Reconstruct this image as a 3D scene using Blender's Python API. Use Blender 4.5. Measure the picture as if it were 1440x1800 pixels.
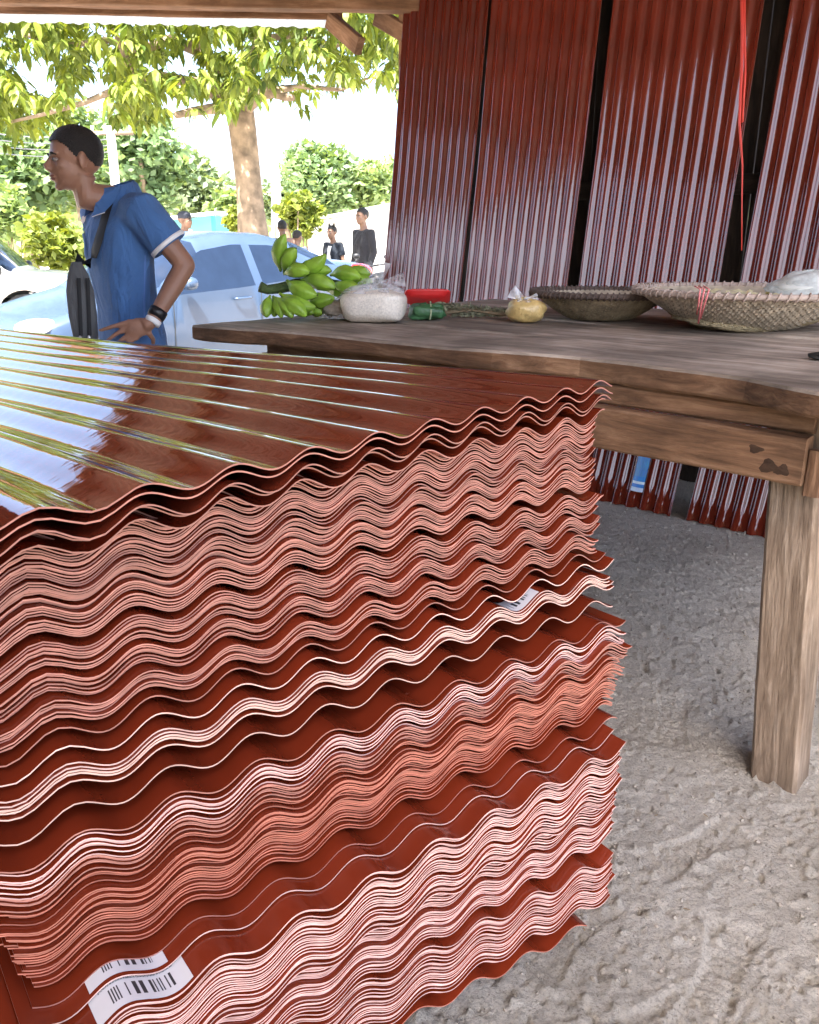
import bpy, bmesh, math, random
import numpy as np
from mathutils import Vector, Matrix
from mathutils.bvhtree import BVHTree

S = bpy.context.scene
for o_ in list(bpy.data.objects):
    bpy.data.objects.remove(o_)
COL = S.collection
rnd = random.Random(11)
rng = np.random.default_rng(7)

# ------------------------------------------------------------------ camera
CAM_H = 1.25
PITCH = math.radians(18.4)
cam = bpy.data.cameras.new('camera')
cam.sensor_fit = 'HORIZONTAL'; cam.sensor_width = 36.0; cam.lens = 36.0
cam.clip_start = 0.02; cam.clip_end = 2000
camo = bpy.data.objects.new('camera', cam)
camo.location = (0, 0, CAM_H)
camo.rotation_euler = (math.pi/2 - PITCH, 0, 0)
COL.objects.link(camo); S.camera = camo
camo['kind'] = 'helper'

# ------------------------------------------------------------------ sky, sun, exposure
SUN_EL = math.radians(60)
SUN_AZ = math.radians(196)          # clockwise from +Y
world = bpy.data.worlds.new('World'); S.world = world; world.use_nodes = True
wn = world.node_tree.nodes; wl = world.node_tree.links
wn.clear()
sky = wn.new('ShaderNodeTexSky'); sky.sky_type = 'NISHITA'; sky.sun_disc = False
sky.sun_elevation = SUN_EL; sky.sun_rotation = SUN_AZ
sky.air_density = .7; sky.dust_density = 4.0; sky.ozone_density = .4
bg = wn.new('ShaderNodeBackground'); bg.inputs['Strength'].default_value = 0.15
wo = wn.new('ShaderNodeOutputWorld')
wl.new(sky.outputs[0], bg.inputs[0]); wl.new(bg.outputs[0], wo.inputs[0])
sun = bpy.data.lights.new('sun', 'SUN'); sun.energy = 3.6; sun.angle = math.radians(0.6); sun.color = (1.0, 0.95, 0.87)
suno = bpy.data.objects.new('sun', sun); COL.objects.link(suno)
sd = Vector((math.sin(SUN_AZ)*math.cos(SUN_EL), math.cos(SUN_AZ)*math.cos(SUN_EL), math.sin(SUN_EL)))
suno.rotation_euler = (-sd).to_track_quat('-Z', 'Y').to_euler()
suno.location = (0, -5, 12)
suno['kind'] = 'helper'
S.view_settings.view_transform = 'Standard'; S.view_settings.look = 'None'
S.view_settings.gamma = 1.0; S.view_settings.use_curve_mapping = False
S.view_settings.exposure = 2.85
S.render.engine = 'CYCLES'
S.cycles.use_denoising = True
S.cycles.max_bounces = 8; S.cycles.diffuse_bounces = 5; S.cycles.glossy_bounces = 4
S.cycles.transparent_max_bounces = 12; S.cycles.transmission_bounces = 6
S.cycles.sample_clamp_indirect = 6.0
S.cycles.caustics_reflective = False; S.cycles.caustics_refractive = False

# ------------------------------------------------------------------ helpers
cP, sP = math.cos(PITCH), math.sin(PITCH)
def ray(x, y):
    u = (x-720)/1440.0; v = (900-y)/1440.0
    return np.array([u, cP+v*sP, -sP+v*cP])
def atz(x, y, z):
    d = ray(x, y); return np.array([0, 0, CAM_H]) + (z-CAM_H)/d[2]*d
def aty(x, y, Y):
    d = ray(x, y); return np.array([0, 0, CAM_H]) + Y/d[1]*d
# room frame: a runs along the table and the wall (towards the far left), n towards the wall
YAW = math.radians(42)
A2 = np.array([-math.cos(YAW), math.sin(YAW)]); N2 = np.array([math.sin(YAW), math.cos(YAW)])
def R(a, n, z=0.0):
    p = A2*a + N2*n
    return Vector((p[0], p[1], z))

def tag(o, label=None, cat=None, group=None, kind=None):
    if label: o['label'] = label
    if cat: o['category'] = cat
    if group: o['group'] = group
    if kind: o['kind'] = kind
    return o
def empty(name, loc=(0, 0, 0), label=None, cat=None, group=None, kind=None):
    o = bpy.data.objects.new(name, None); o.location = loc; o.empty_display_size = 0.1
    COL.objects.link(o)
    return tag(o, label, cat, group, kind)
def link(name, me, parent=None, keep=True):
    o = bpy.data.objects.new(name, me); COL.objects.link(o)
    if parent is not None:
        o.parent = parent
        if keep:
            o.matrix_parent_inverse = parent.matrix_basis.inverted()
    return o
def mesh(name, V, F, mats=(), mi=None, smooth=True, uv=None):
    me = bpy.data.meshes.new(name)
    V = np.asarray(V, float)
    if isinstance(F, np.ndarray):
        F = F.tolist()
    me.from_pydata(V.tolist(), [], F)
    for m in mats: me.materials.append(m)
    n = len(me.polygons)
    if mi is not None: me.polygons.foreach_set('material_index', np.asarray(mi, dtype=np.int32))
    if isinstance(smooth, bool):
        me.polygons.foreach_set('use_smooth', np.full(n, smooth))
    else:
        me.polygons.foreach_set('use_smooth', np.asarray(smooth, dtype=bool))
    if uv is not None:
        lay = me.uv_layers.new(name='UVMap')
        idx = np.empty(len(me.loops), dtype=np.int32); me.loops.foreach_get('vertex_index', idx)
        lay.data.foreach_set('uv', np.asarray(uv, float)[idx].ravel())
    me.update()
    return me
def obj(name, V, F, mats, parent=None, **k):
    if not isinstance(mats, (list, tuple)): mats = [mats]
    return link(name, mesh(name, V, F, mats, **k), parent)

class MB:
    """collects shapes of ONE part"""
    def __init__(s): s.V = []; s.F = []
    def add(s, V, F):
        b = len(s.V); s.V += [tuple(v) for v in V]; s.F += [tuple(i+b for i in f) for f in F]; return s
    def box(s, c, size, M=None):
        x, y, z = [k/2 for k in size]
        vs = [Vector((sx*x, sy*y, sz*z)) for sx in (-1, 1) for sy in (-1, 1) for sz in (-1, 1)]
        if M is not None: vs = [M @ v for v in vs]
        vs = [v+Vector(c) for v in vs]
        return s.add(vs, [(0, 1, 3, 2), (4, 6, 7, 5), (0, 4, 5, 1), (2, 3, 7, 6), (0, 2, 6, 4), (1, 5, 7, 3)])
    def tube(s, pts, rad, n=8, caps=True):
        pts = [Vector(p) for p in pts]
        if not hasattr(rad, '__len__'): rad = [rad]*len(pts)
        V = []; F = []; ref = None
        for i, p in enumerate(pts):
            t = (pts[min(i+1, len(pts)-1)] - pts[max(i-1, 0)]).normalized()
            if ref is None:
                ref = Vector((0, 0, 1)) if abs(t.z) < .9 else Vector((1, 0, 0))
            u = (ref - t*ref.dot(t)); u = u.normalized() if u.length > 1e-6 else t.orthogonal().normalized()
            ref = u; w = t.cross(u)
            for k in range(n):
                a = 2*math.pi*k/n
                V.append(p + (u*math.cos(a) + w*math.sin(a))*rad[i])
        for i in range(len(pts)-1):
            for k in range(n):
                F.append((i*n+k, i*n+(k+1) % n, (i+1)*n+(k+1) % n, (i+1)*n+k))
        if caps:
            F.append(tuple(range(n))[::-1]); F.append(tuple((len(pts)-1)*n+k for k in range(n)))
        return s.add(V, F)
    def ell(s, c, r, M=None, nu=12, nv=8):
        V = []; F = []
        for j in range(nv+1):
            th = math.pi*j/nv
            for i in range(nu):
                ph = 2*math.pi*i/nu
                v = Vector((r[0]*math.sin(th)*math.cos(ph), r[1]*math.sin(th)*math.sin(ph), r[2]*math.cos(th)))
                V.append((M @ v if M is not None else v) + Vector(c))
        for j in range(nv):
            for i in range(nu):
                F.append((j*nu+i, (j+1)*nu+i, (j+1)*nu+(i+1) % nu, j*nu+(i+1) % nu))
        return s.add(V, F)
    def loft(s, rings, caps=True):
        n = len(rings[0]); V = [v for r in rings for v in r]; F = []
        for i in range(len(rings)-1):
            for k in range(n):
                F.append((i*n+k, i*n+(k+1) % n, (i+1)*n+(k+1) % n, (i+1)*n+k))
        if caps:
            F.append(tuple(range(n))[::-1]); F.append(tuple((len(rings)-1)*n+k for k in range(n)))
        return s.add(V, F)
    def build(s, name, mat, parent=None, smooth=True):
        return obj(name, s.V, s.F, mat, parent, smooth=smooth)

# value noise ---------------------------------------------------------------
_T = rng.random((256, 256))
def vn(x, y, seed=0):
    x = np.asarray(x, float)+seed*17.31; y = np.asarray(y, float)+seed*7.77
    xi = np.floor(x).astype(int); yi = np.floor(y).astype(int); fx = x-xi; fy = y-yi
    fx = fx*fx*(3-2*fx); fy = fy*fy*(3-2*fy)
    g = lambda i, j: _T[i & 255, j & 255]
    return (g(xi, yi)*(1-fx)+g(xi+1, yi)*fx)*(1-fy)+(g(xi, yi+1)*(1-fx)+g(xi+1, yi+1)*fx)*fy - .5
def fbm(x, y, o=4, seed=0, gain=.5):
    r = 0; a = 1.0
    for k in range(o):
        r = r+a*vn(np.asarray(x)*2**k, np.asarray(y)*2**k, seed+k); a *= gain
    return r

# materials -----------------------------------------------------------------
def nmat(name):
    m = bpy.data.materials.new(name); m.use_nodes = True
    nt = m.node_tree; b = nt.nodes['Principled BSDF']
    return m, nt, b
def N(nt, t, **k):
    n = nt.nodes.new(t)
    for a, v in k.items():
        if a.startswith('i_'):
            key = a[2:]; key = int(key) if key.isdigit() else key
            n.inputs[key].default_value = v
        else: setattr(n, a, v)
    return n
def L(nt, a, ao, b, bi): nt.links.new(a.outputs[ao], b.inputs[bi])
def ramp(nt, stops):
    r = N(nt, 'ShaderNodeValToRGB'); e = r.color_ramp.elements
    while len(e) > len(stops): e.remove(e[-1])
    while len(e) < len(stops): e.new(.5)
    for q, (p, c) in zip(e, stops):
        q.position = p; q.color = tuple(c)+(1,) if len(c) == 3 else c
    return r
def flat(name, col, rough=.6, metal=0, coat=0, var=.12, scale=9, bump=0, bscale=60, spec=.5):
    """a plain coloured material with mottling and optional fine relief"""
    m, nt, b = nmat(name)
    tc = N(nt, 'ShaderNodeTexCoord'); no = N(nt, 'ShaderNodeTexNoise', i_Scale=scale, i_Detail=5.0)
    L(nt, tc, 'Object', no, 'Vector')
    lo = [max(0, c*(1-var)) for c in col]; hi = [min(1, c*(1+var)) for c in col]
    r = ramp(nt, [(.3, lo), (.7, hi)]); L(nt, no, 'Fac', r, 'Fac'); L(nt, r, 'Color', b, 'Base Color')
    b.inputs['Roughness'].default_value = rough; b.inputs['Metallic'].default_value = metal
    b.inputs['Coat Weight'].default_value = coat; b.inputs['Coat Roughness'].default_value = .08
    b.inputs['Specular IOR Level'].default_value = spec
    if bump:
        n2 = N(nt, 'ShaderNodeTexNoise', i_Scale=bscale, i_Detail=6.0); L(nt, tc, 'Object', n2, 'Vector')
        bp = N(nt, 'ShaderNodeBump', i_Strength=bump, i_Distance=.01); L(nt, n2, 'Fac', bp, 'Height'); L(nt, bp, 'Normal', b, 'Normal')
    return m
def wood(name, dark, mid, light, rough=.75, grain=1.0, stain=.35, bump=.5):
    """grain along local X"""
    m, nt, b = nmat(name)
    tc = N(nt, 'ShaderNodeTexCoord'); oi = N(nt, 'ShaderNodeObjectInfo')
    ad = N(nt, 'ShaderNodeVectorMath', operation='ADD')
    sc = N(nt, 'ShaderNodeVectorMath', operation='SCALE'); sc.inputs[3].default_value = 37.0
    cb = N(nt, 'ShaderNodeCombineXYZ'); L(nt, oi, 'Random', cb, 'X'); L(nt, oi, 'Random', cb, 'Y'); L(nt, oi, 'Random', cb, 'Z')
    L(nt, cb, 0, sc, 0); L(nt, tc, 'Object', ad, 0); L(nt, sc, 0, ad, 1)
    mp = N(nt, 'ShaderNodeMapping'); mp.inputs['Scale'].default_value = (3.0*grain, 26*grain, 26*grain); L(nt, ad, 0, mp, 'Vector')
    g = N(nt, 'ShaderNodeTexNoise', i_Scale=1.0, i_Detail=9.0, i_Roughness=.68, i_Distortion=.6); L(nt, mp, 0, g, 'Vector')
    r = ramp(nt, [(.28, dark), (.5, mid), (.72, light)]); L(nt, g, 'Fac', r, 'Fac')
    big = N(nt, 'ShaderNodeTexNoise', i_Scale=3.2, i_Detail=6.0, i_Roughness=.6); L(nt, ad, 0, big, 'Vector')
    br = ramp(nt, [(.38, (1-stain,)*3), (.62, (1.12, 1.12, 1.12))]); L(nt, big, 'Fac', br, 'Fac')
    mx = N(nt, 'ShaderNodeMix', data_type='RGBA', blend_type='MULTIPLY'); mx.inputs[0].default_value = 1
    nt.links.new(r.outputs[0], mx.inputs[6]); nt.links.new(br.outputs[0], mx.inputs[7]); nt.links.new(mx.outputs[2], b.inputs['Base Color'])
    b.inputs['Roughness'].default_value = rough; b.inputs['Specular IOR Level'].default_value = .3
    mp2 = N(nt, 'ShaderNodeMapping'); mp2.inputs['Scale'].default_value = (12, 130, 130); L(nt, ad, 0, mp2, 'Vector')
    g2 = N(nt, 'ShaderNodeTexNoise', i_Scale=1.0, i_Detail=5.0); L(nt, mp2, 0, g2, 'Vector')
    sm = N(nt, 'ShaderNodeMath', operation='ADD'); L(nt, g, 'Fac', sm, 0); L(nt, g2, 'Fac', sm, 1)
    bp = N(nt, 'ShaderNodeBump', i_Strength=bump, i_Distance=.006); L(nt, sm, 0, bp, 'Height'); L(nt, bp, 'Normal', b, 'Normal')
    return m

M = {}
M['wood_top'] = wood('weathered_table_top', (.15, .115, .085), (.38, .31, .245), (.58, .50, .415), .72, .8, .5, .7)
M['wood_edge'] = wood('raw_table_timber', (.065, .034, .018), (.17, .092, .05), (.30, .18, .105), .75, 1.5, .45, .7)
M['wood_leg'] = wood('pale_worn_timber', (.085, .056, .036), (.20, .145, .10), (.35, .275, .205), .8, 1.7, .4, .7)
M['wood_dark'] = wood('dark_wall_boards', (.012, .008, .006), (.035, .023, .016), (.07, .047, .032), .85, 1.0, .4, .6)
M['wood_beam'] = wood('brown_beam', (.10, .05, .025), (.22, .115, .06), (.34, .20, .12), .8, 1.0, .3, .5)

# red plastic-coated roofing: the face of a sheet, and the paler cut edge
def sheet_mat(name, col, rough, ripple=.25, spec=.55, coat=0., dust=.16):
    m, nt, b = nmat(name)
    tc = N(nt, 'ShaderNodeTexCoord'); oi = N(nt, 'ShaderNodeObjectInfo')
    no = N(nt, 'ShaderNodeTexNoise', i_Scale=5.0, i_Detail=6.0); L(nt, tc, 'Object', no, 'Vector')
    r = ramp(nt, [(.3, [c*.8 for c in col]), (.7, [min(1, c*1.15) for c in col])]); L(nt, no, 'Fac', r, 'Fac')
    hs = N(nt, 'ShaderNodeHueSaturation'); L(nt, r, 'Color', hs, 'Color')
    mr = N(nt, 'ShaderNodeMapRange'); mr.inputs[3].default_value = .82; mr.inputs[4].default_value = 1.14
    L(nt, oi, 'Random', mr, 0); L(nt, mr, 0, hs, 'Value'); L(nt, hs, 'Color', b, 'Base Color')
    # thin dust that dulls the gloss in patches
    d = N(nt, 'ShaderNodeTexNoise', i_Scale=14.0, i_Detail=7.0, i_Roughness=.65); L(nt, tc, 'Object', d, 'Vector')
    rr = N(nt, 'ShaderNodeMapRange'); rr.inputs[1].default_value = .35; rr.inputs[2].default_value = .75
    rr.inputs[3].default_value = rough; rr.inputs[4].default_value = rough+dust; L(nt, d, 'Fac', rr, 0); L(nt, rr, 0, b, 'Roughness')
    b.inputs['Specular IOR Level'].default_value = spec; b.inputs['Coat Weight'].default_value = coat; b.inputs['Coat Roughness'].default_value = rough*.7
    uvn = N(nt, 'ShaderNodeUVMap'); mp = N(nt, 'ShaderNodeMapping'); mp.inputs['Scale'].default_value = (9, 34, 1); L(nt, uvn, 0, mp, 'Vector')
    n2 = N(nt, 'ShaderNodeTexNoise', i_Scale=1.0, i_Detail=3.0); L(nt, mp, 0, n2, 'Vector')
    bp = N(nt, 'ShaderNodeBump', i_Strength=ripple, i_Distance=.0022); L(nt, n2, 'Fac', bp, 'Height'); L(nt, bp, 'Normal', b, 'Normal')
    return m
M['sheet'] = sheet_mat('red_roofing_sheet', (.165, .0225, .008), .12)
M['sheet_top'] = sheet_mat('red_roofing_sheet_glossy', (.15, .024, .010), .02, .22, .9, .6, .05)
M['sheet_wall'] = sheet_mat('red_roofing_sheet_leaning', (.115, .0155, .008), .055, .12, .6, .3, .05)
def edge_mat(name, col):
    m, nt, b = nmat(name)
    tc = N(nt, 'ShaderNodeTexCoord'); oi = N(nt, 'ShaderNodeObjectInfo')
    no = N(nt, 'ShaderNodeTexNoise', i_Scale=45.0, i_Detail=4.0); L(nt, tc, 'Object', no, 'Vector')
    r = ramp(nt, [(.3, [c*.72 for c in col]), (.7, [min(1, c*1.12) for c in col])]); L(nt, no, 'Fac', r, 'Fac')
    hs = N(nt, 'ShaderNodeHueSaturation'); L(nt, r, 'Color', hs, 'Color')
    mr = N(nt, 'ShaderNodeMapRange'); mr.inputs[3].default_value = .72; mr.inputs[4].default_value = 1.15
    L(nt, oi, 'Random', mr, 0); L(nt, mr, 0, hs, 'Value'); L(nt, hs, 'Color', b, 'Base Color')
    b.inputs['Roughness'].default_value = .55
    return m
M['edge_pink'] = edge_mat('cut_edge_pink', (.34, .140, .107))
M['edge_pale'] = edge_mat('cut_edge_pale_pink', (.58, .35, .32))
M['edge_orange'] = edge_mat('cut_edge_orange', (.38, .125, .083))
M['edge_white'] = edge_mat('cut_edge_whitish', (.58, .375, .32))

def beam(name, p0, p1, w, h, mat, parent=None, up=(0, 0, 1), jit=.0, seg=14, ch=.006, wave=None, seed=0):
    """a sawn timber from p0 to p1: local X is the grain; w sideways, h along 'up'"""
    p0, p1 = Vector(p0), Vector(p1); X = (p1-p0); Ln = X.length; X.normalize()
    Z = Vector(up); Z = (Z - X*Z.dot(X)).normalized(); Y = Z.cross(X)
    Mx = Matrix((X, Y, Z)).transposed().to_4x4(); Mx.translation = (p0+p1)/2
    rings = []
    for i in range(seg+1):
        x = -Ln/2 + Ln*i/seg
        c = ch; q = []
        for (sy, sz) in ((-1, -1), (1, -1), (1, 1), (-1, 1)):
            jy = float(fbm(x*3+sy*5, sz*7.3+seed, 3, seed))*jit*2; jz = float(fbm(x*3+sz*9, sy*3.1+seed+4, 3, seed))*jit*2
            wy = wave(x+Ln/2, sy) if wave else 0
            y0, z0 = sy*w/2+jy+wy, sz*h/2+jz
            a, b2 = (y0-sy*c, z0), (y0, z0-sz*c)
            q += [b2, a] if (sy*sz > 0) else [a, b2]
        rings.append([(x, y, z) for y, z in q])
    mb = MB().loft(rings)
    me = mesh(name, mb.V, mb.F, [mat], smooth=False)
    o = bpy.data.objects.new(name, me); COL.objects.link(o)
    if parent is not None:
        o.parent = parent; o.matrix_parent_inverse = parent.matrix_basis.inverted()
    o.matrix_basis = Mx
    return o
# ================================================================== GROUND
def ground_mat():
    m, nt, b = nmat('grey_dirt')
    tc = N(nt, 'ShaderNodeTexCoord')
    a = N(nt, 'ShaderNodeTexNoise', i_Scale=2.6, i_Detail=8.0, i_Roughness=.6); L(nt, tc, 'Object', a, 'Vector')
    r = ramp(nt, [(.3, (.43, .39, .33)), (.55, (.55, .505, .435)), (.75, (.64, .595, .52))]); L(nt, a, 'Fac', r, 'Fac')
    g = N(nt, 'ShaderNodeTexNoise', i_Scale=160.0, i_Detail=4.0, i_Roughness=.7); L(nt, tc, 'Object', g, 'Vector')
    gr = ramp(nt, [(.32, (.62, .60, .58)), (.5, (1, 1, 1)), (.7, (1.15, 1.13, 1.1))]); L(nt, g, 'Fac', gr, 'Fac')
    mx = N(nt, 'ShaderNodeMix', data_type='RGBA', blend_type='MULTIPLY'); mx.inputs[0].default_value = 1
    nt.links.new(r.outputs[0], mx.inputs[6]); nt.links.new(gr.outputs[0], mx.inputs[7]); nt.links.new(mx.outputs[2], b.inputs['Base Color'])
    b.inputs['Roughness'].default_value = .95; b.inputs['Specular IOR Level'].default_value = .15
    f = N(nt, 'ShaderNodeTexNoise', i_Scale=150.0, i_Detail=8.0, i_Roughness=.8); L(nt, tc, 'Object', f, 'Vector')
    bp = N(nt, 'ShaderNodeBump', i_Strength=1.0, i_Distance=.014); L(nt, f, 'Fac', bp, 'Height'); L(nt, bp, 'Normal', b, 'Normal')
    return m
M['ground'] = ground_mat()
def seg_(lo, hi, n): return np.linspace(lo, hi, n, endpoint=False)
def ground_h(X, Y):
    """height of the trodden dirt floor"""
    z = .018*fbm(X*1.3, Y*1.3, 2, 1) + .0035*fbm(X*7, Y*7, 2, 5) + .0042*fbm(X*42, Y*42, 3, 9, .8)
    c = fbm(X*55, Y*55, 2, 14); z = z - .050*np.clip(-c-.30, 0, 1) + .040*np.clip(c-.30, 0, 1)
    # shoe prints: (x, y, direction, length)
    for (px, py, ang, ln, dep) in PRINTS:
        ca, sa = math.cos(ang), math.sin(ang)
        u = (X-px)*ca+(Y-py)*sa; v = -(X-px)*sa+(Y-py)*ca
        wdt = .042-.010*np.cos(u/ln*5.2)
        d = np.maximum(np.abs(u)/(ln/2), np.abs(v)/np.maximum(wdt, .02))
        inside = 1/(1+np.exp((d-1)*22))
        tread = .5+.5*np.sign(np.sin(u*2*math.pi/.021+np.abs(v)*35))
        z = z - inside*(dep - .0040*tread) + .0022*np.exp(-((d-1.12)/.13)**2)
    drop = np.clip((Y-(4.6-.0*X))/1.6, 0, 1); drop = drop*drop*(3-2*drop)
    sx = np.clip((-X-2.8)/2, 0, 1); sy_ = np.clip((Y-7.5)/2.5, 0, 1); sx = sx*sx*(3-2*sx); sy_ = sy_*sy_*(3-2*sy_)
    return z - .10*drop - .20*sx*sy_
PRINTS = [(.55, 1.12, 1.0, .27, .010), (.86, 1.20, .75, .26, .011), (.63, .98, 2.4, .25, .009), (1.02, 1.08, 2.1, .27, .010),
          (.93, 1.47, 1.9, .25, .008), (.62, 1.45, .5, .27, .009), (.38, 1.02, .35, .26, .008), (.80, 1.00, 1.5, .26, .009),
          (.72, 1.95, 1.2, .26, .008), (.55, 2.35, 1.4, .26, .007), (.30, 1.22, .8, .24, .007)]
xs = np.concatenate([-np.geomspace(400, 3, 16), seg_(-2.9, -.35, 26), seg_(-.35, 1.75, 400), seg_(1.75, 5, 40), np.geomspace(5, 400, 16)])
ys = np.concatenate([-np.geomspace(60, 1.2, 10), seg_(-1.1, .72, 24), seg_(.72, 2.2, 290), seg_(2.2, 4.4, 210), seg_(4.4, 9, 40), np.geomspace(9, 600, 18)])
XX, YY = np.meshgrid(xs, ys, indexing='ij')
ZZ = ground_h(XX, YY)

nx, ny = len(xs), len(ys)
ii, jj = np.meshgrid(np.arange(nx-1), np.arange(ny-1), indexing='ij')
q = (ii*ny+jj).ravel(); GF = np.stack([q, q+ny, q+ny+1, q+1], 1)
ground = obj('ground', np.stack([XX.ravel(), YY.ravel(), ZZ.ravel()], 1), GF, M['ground'])
tag(ground, 'grey trodden dirt floor running out into the sunlit street', kind='structure')

# bits of straw and dry leaf trodden into the dirt
SV = []; SF = []
for k in range(170):
    x = rng.uniform(-.1, 1.6); y = .9+2.6*rng.random()**1.4; z = float(ground_h(np.array(x), np.array(y)))+.0025
    an = rng.random()*6.28; ln = .006+.022*rng.random()**2; wd = .0008+.0022*rng.random()**2; d = np.array([math.cos(an), math.sin(an), .12*rng.standard_normal()]); s_ = np.array([-d[1], d[0], .2])*wd; p_ = np.array([x, y, z]); b = len(SV)
    SV += [p_-d*ln/2, p_+s_, p_+d*ln/2, p_-s_]; SF.append((b, b+1, b+2, b+3))
tag(obj('straw_litter', SV, SF, flat('straw_bits', (.30, .22, .13), .9, var=.6, scale=30), smooth=False), 'bits of straw and dry leaf littering the dirt floor', 'litter', kind='stuff')
# loose pebbles and crumbs of earth: nobody could count them
ico = bmesh.new(); bmesh.ops.create_icosphere(ico, subdivisions=1, radius=1)
icV = np.array([v.co[:] for v in ico.verts]); icF = [[v.index for v in f.verts] for f in ico.faces]; ico.free()
PV = []; PF = []; b0 = 0
for k in range(5500):
    x = rng.uniform(-.2, 1.7); y = .85+3.0*rng.random()**1.5
    r = .0011+.0042*rng.random()**3.5
    if rng.random() < .05: r *= 1.5
    V = icV*(r*(.7+.6*rng.random(3)))*(1+.25*rng.standard_normal((len(icV), 1)))
    PV.append(V+[x, y, float(ground_h(np.array(x), np.array(y)))+r*.25]); PF += [[i+b0 for i in f] for f in icF]; b0 += len(icV)
M['pebble'] = flat('pebble', (.27, .24, .20), .9, var=.5, scale=60)
pb = obj('pebbles', np.concatenate(PV), PF, M['pebble'], smooth=False)
tag(pb, 'loose pebbles and crumbs scattered over the dirt floor', 'pebbles', kind='stuff')

# ================================================================== SHED
shed = empty('market_shed', R(3.75, 4.3, 0), 'open timber shed with dark board wall and corrugated roof over the stall', 'shed')
WALL_N = 4.22
A_END = -.80
# wall boards, upright, behind the leaning sheets
a = 3.80; k = 0
while a > -3.2:
    wd = .20+.06*rnd.random()
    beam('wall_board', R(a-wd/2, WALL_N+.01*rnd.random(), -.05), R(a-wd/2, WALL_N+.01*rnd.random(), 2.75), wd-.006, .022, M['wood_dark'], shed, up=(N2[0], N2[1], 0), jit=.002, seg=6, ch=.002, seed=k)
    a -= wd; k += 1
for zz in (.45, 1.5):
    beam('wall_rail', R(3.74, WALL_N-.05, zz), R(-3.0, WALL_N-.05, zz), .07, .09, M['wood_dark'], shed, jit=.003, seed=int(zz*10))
# added unseen boards behind the camera, blocking light and darkening reflections
bx0, bx1 = Vector((-2.5, -1.9, 0)), R(A_END, -1.70)
nb_ = 18
for k in range(nb_):
    m_ = bx0.lerp(bx1, (k+.5)/nb_); wdir = (bx1-bx0).normalized(); nrm = Vector((-wdir.y, wdir.x, 0))
    beam('back_shade_board', (m_.x, m_.y, -.05), (m_.x, m_.y, 2.75), (bx1-bx0).length/nb_-.006, .022, M['wood_dark'], shed, up=nrm, jit=.002, seg=4, ch=.002, seed=100+k)
for k in range(23):  # added unseen boards on the left, dark stripes for the leaning sheets to reflect
    y_ = -1.75+k*.225
    beam('side_shade_board', (-2.56, y_, -.05), (-2.56, y_, 2.85), .215, .022, M['wood_dark'], shed, up=(1, 0, 0), jit=.002, seg=4, ch=.002, seed=140+k)
# a brown stud seen between the first two leaning sheets, the corner post, other posts
beam('stud', R(3.02, 4.13, -.05), R(3.02, 4.13, 2.6), .075, .07, M['wood_beam'], shed, up=(N2[0], N2[1], 0), jit=.004, seed=3)
beam('post', R(3.74, 4.17, -.15), R(3.76, 4.17, 2.70), .10, .10, M['wood_beam'], shed, up=(N2[0], N2[1], 0), jit=.005, seed=5)
EZ = 2.57
c0 = Vector((.16, 5.46, EZ)); c1 = Vector((-2.74, 5.238, EZ))
eave_y = lambda x: c0.y+(x-c0.x)*(c1.y-c0.y)/(c1.x-c0.x)
beam('post', (c1.x-.06, c1.y, -.2), (c1.x-.06, c1.y, EZ), .13, .13, M['wood_beam'], shed, up=(0, 1, 0), jit=.006, seed=8)
eb = beam('eave_beam', c0, c1, .10, .13, M['wood_beam'], shed, jit=.004, seed=9, seg=30)
SL = -.05                                # the roof falls towards the street
roof_z = lambda y: EZ+.12 + (c0.y-y)*(-SL)
# fascia board just outside and lower, carrying the sheet edge
beam('fascia_board', (-.42, eave_y(-.42)+.45, EZ+.018), (c1.x, eave_y(c1.x)+.45, EZ+.018), .03, .056, M['wood_beam'], shed, jit=.003, seed=10, seg=30)
# roof outline, seen from above: eave, left side, back, right end, wall
RP = [Vector((.55, 6.1)), Vector((-2.80, 5.81)), Vector((-2.36, 3.3)), Vector((-2.60, -2.0)), R(A_END, -1.75).xy, R(A_END, 4.55).xy]
def inside_y(x):
    """the y span of the roof outline at x"""
    ysp = []
    for i_ in range(len(RP)):
        p_, q_ = RP[i_], RP[(i_+1) % len(RP)]
        if (p_.x-x)*(q_.x-x) <= 0 and abs(p_.x-q_.x) > 1e-9:
            ysp.append(p_.y+(q_.y-p_.y)*(x-p_.x)/(q_.x-p_.x))
    return min(ysp), max(ysp)
k = 0
xmax = max(p_.x for p_ in RP)
for xr in (-2.5, -1.9, -1.1, -.34, .8, 1.9, 3.0, 4.1):
    if xr > xmax-.3: continue
    y0_, y1_ = inside_y(xr)
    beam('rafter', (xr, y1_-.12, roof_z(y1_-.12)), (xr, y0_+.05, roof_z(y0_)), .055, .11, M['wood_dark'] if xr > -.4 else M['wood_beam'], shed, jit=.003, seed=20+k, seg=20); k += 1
# a pair of brace ends by the corner
beam('brace', (-.50, 5.86, 2.56), (-.30, 5.60, 2.36), .05, .10, M['wood_beam'], shed, jit=.004, seed=31, seg=6)
beam('brace', (-.20, 5.84, 2.57), (-.02, 5.56, 2.42), .05, .10, M['wood_beam'], shed, jit=.004, seed=32, seg=6)
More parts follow.
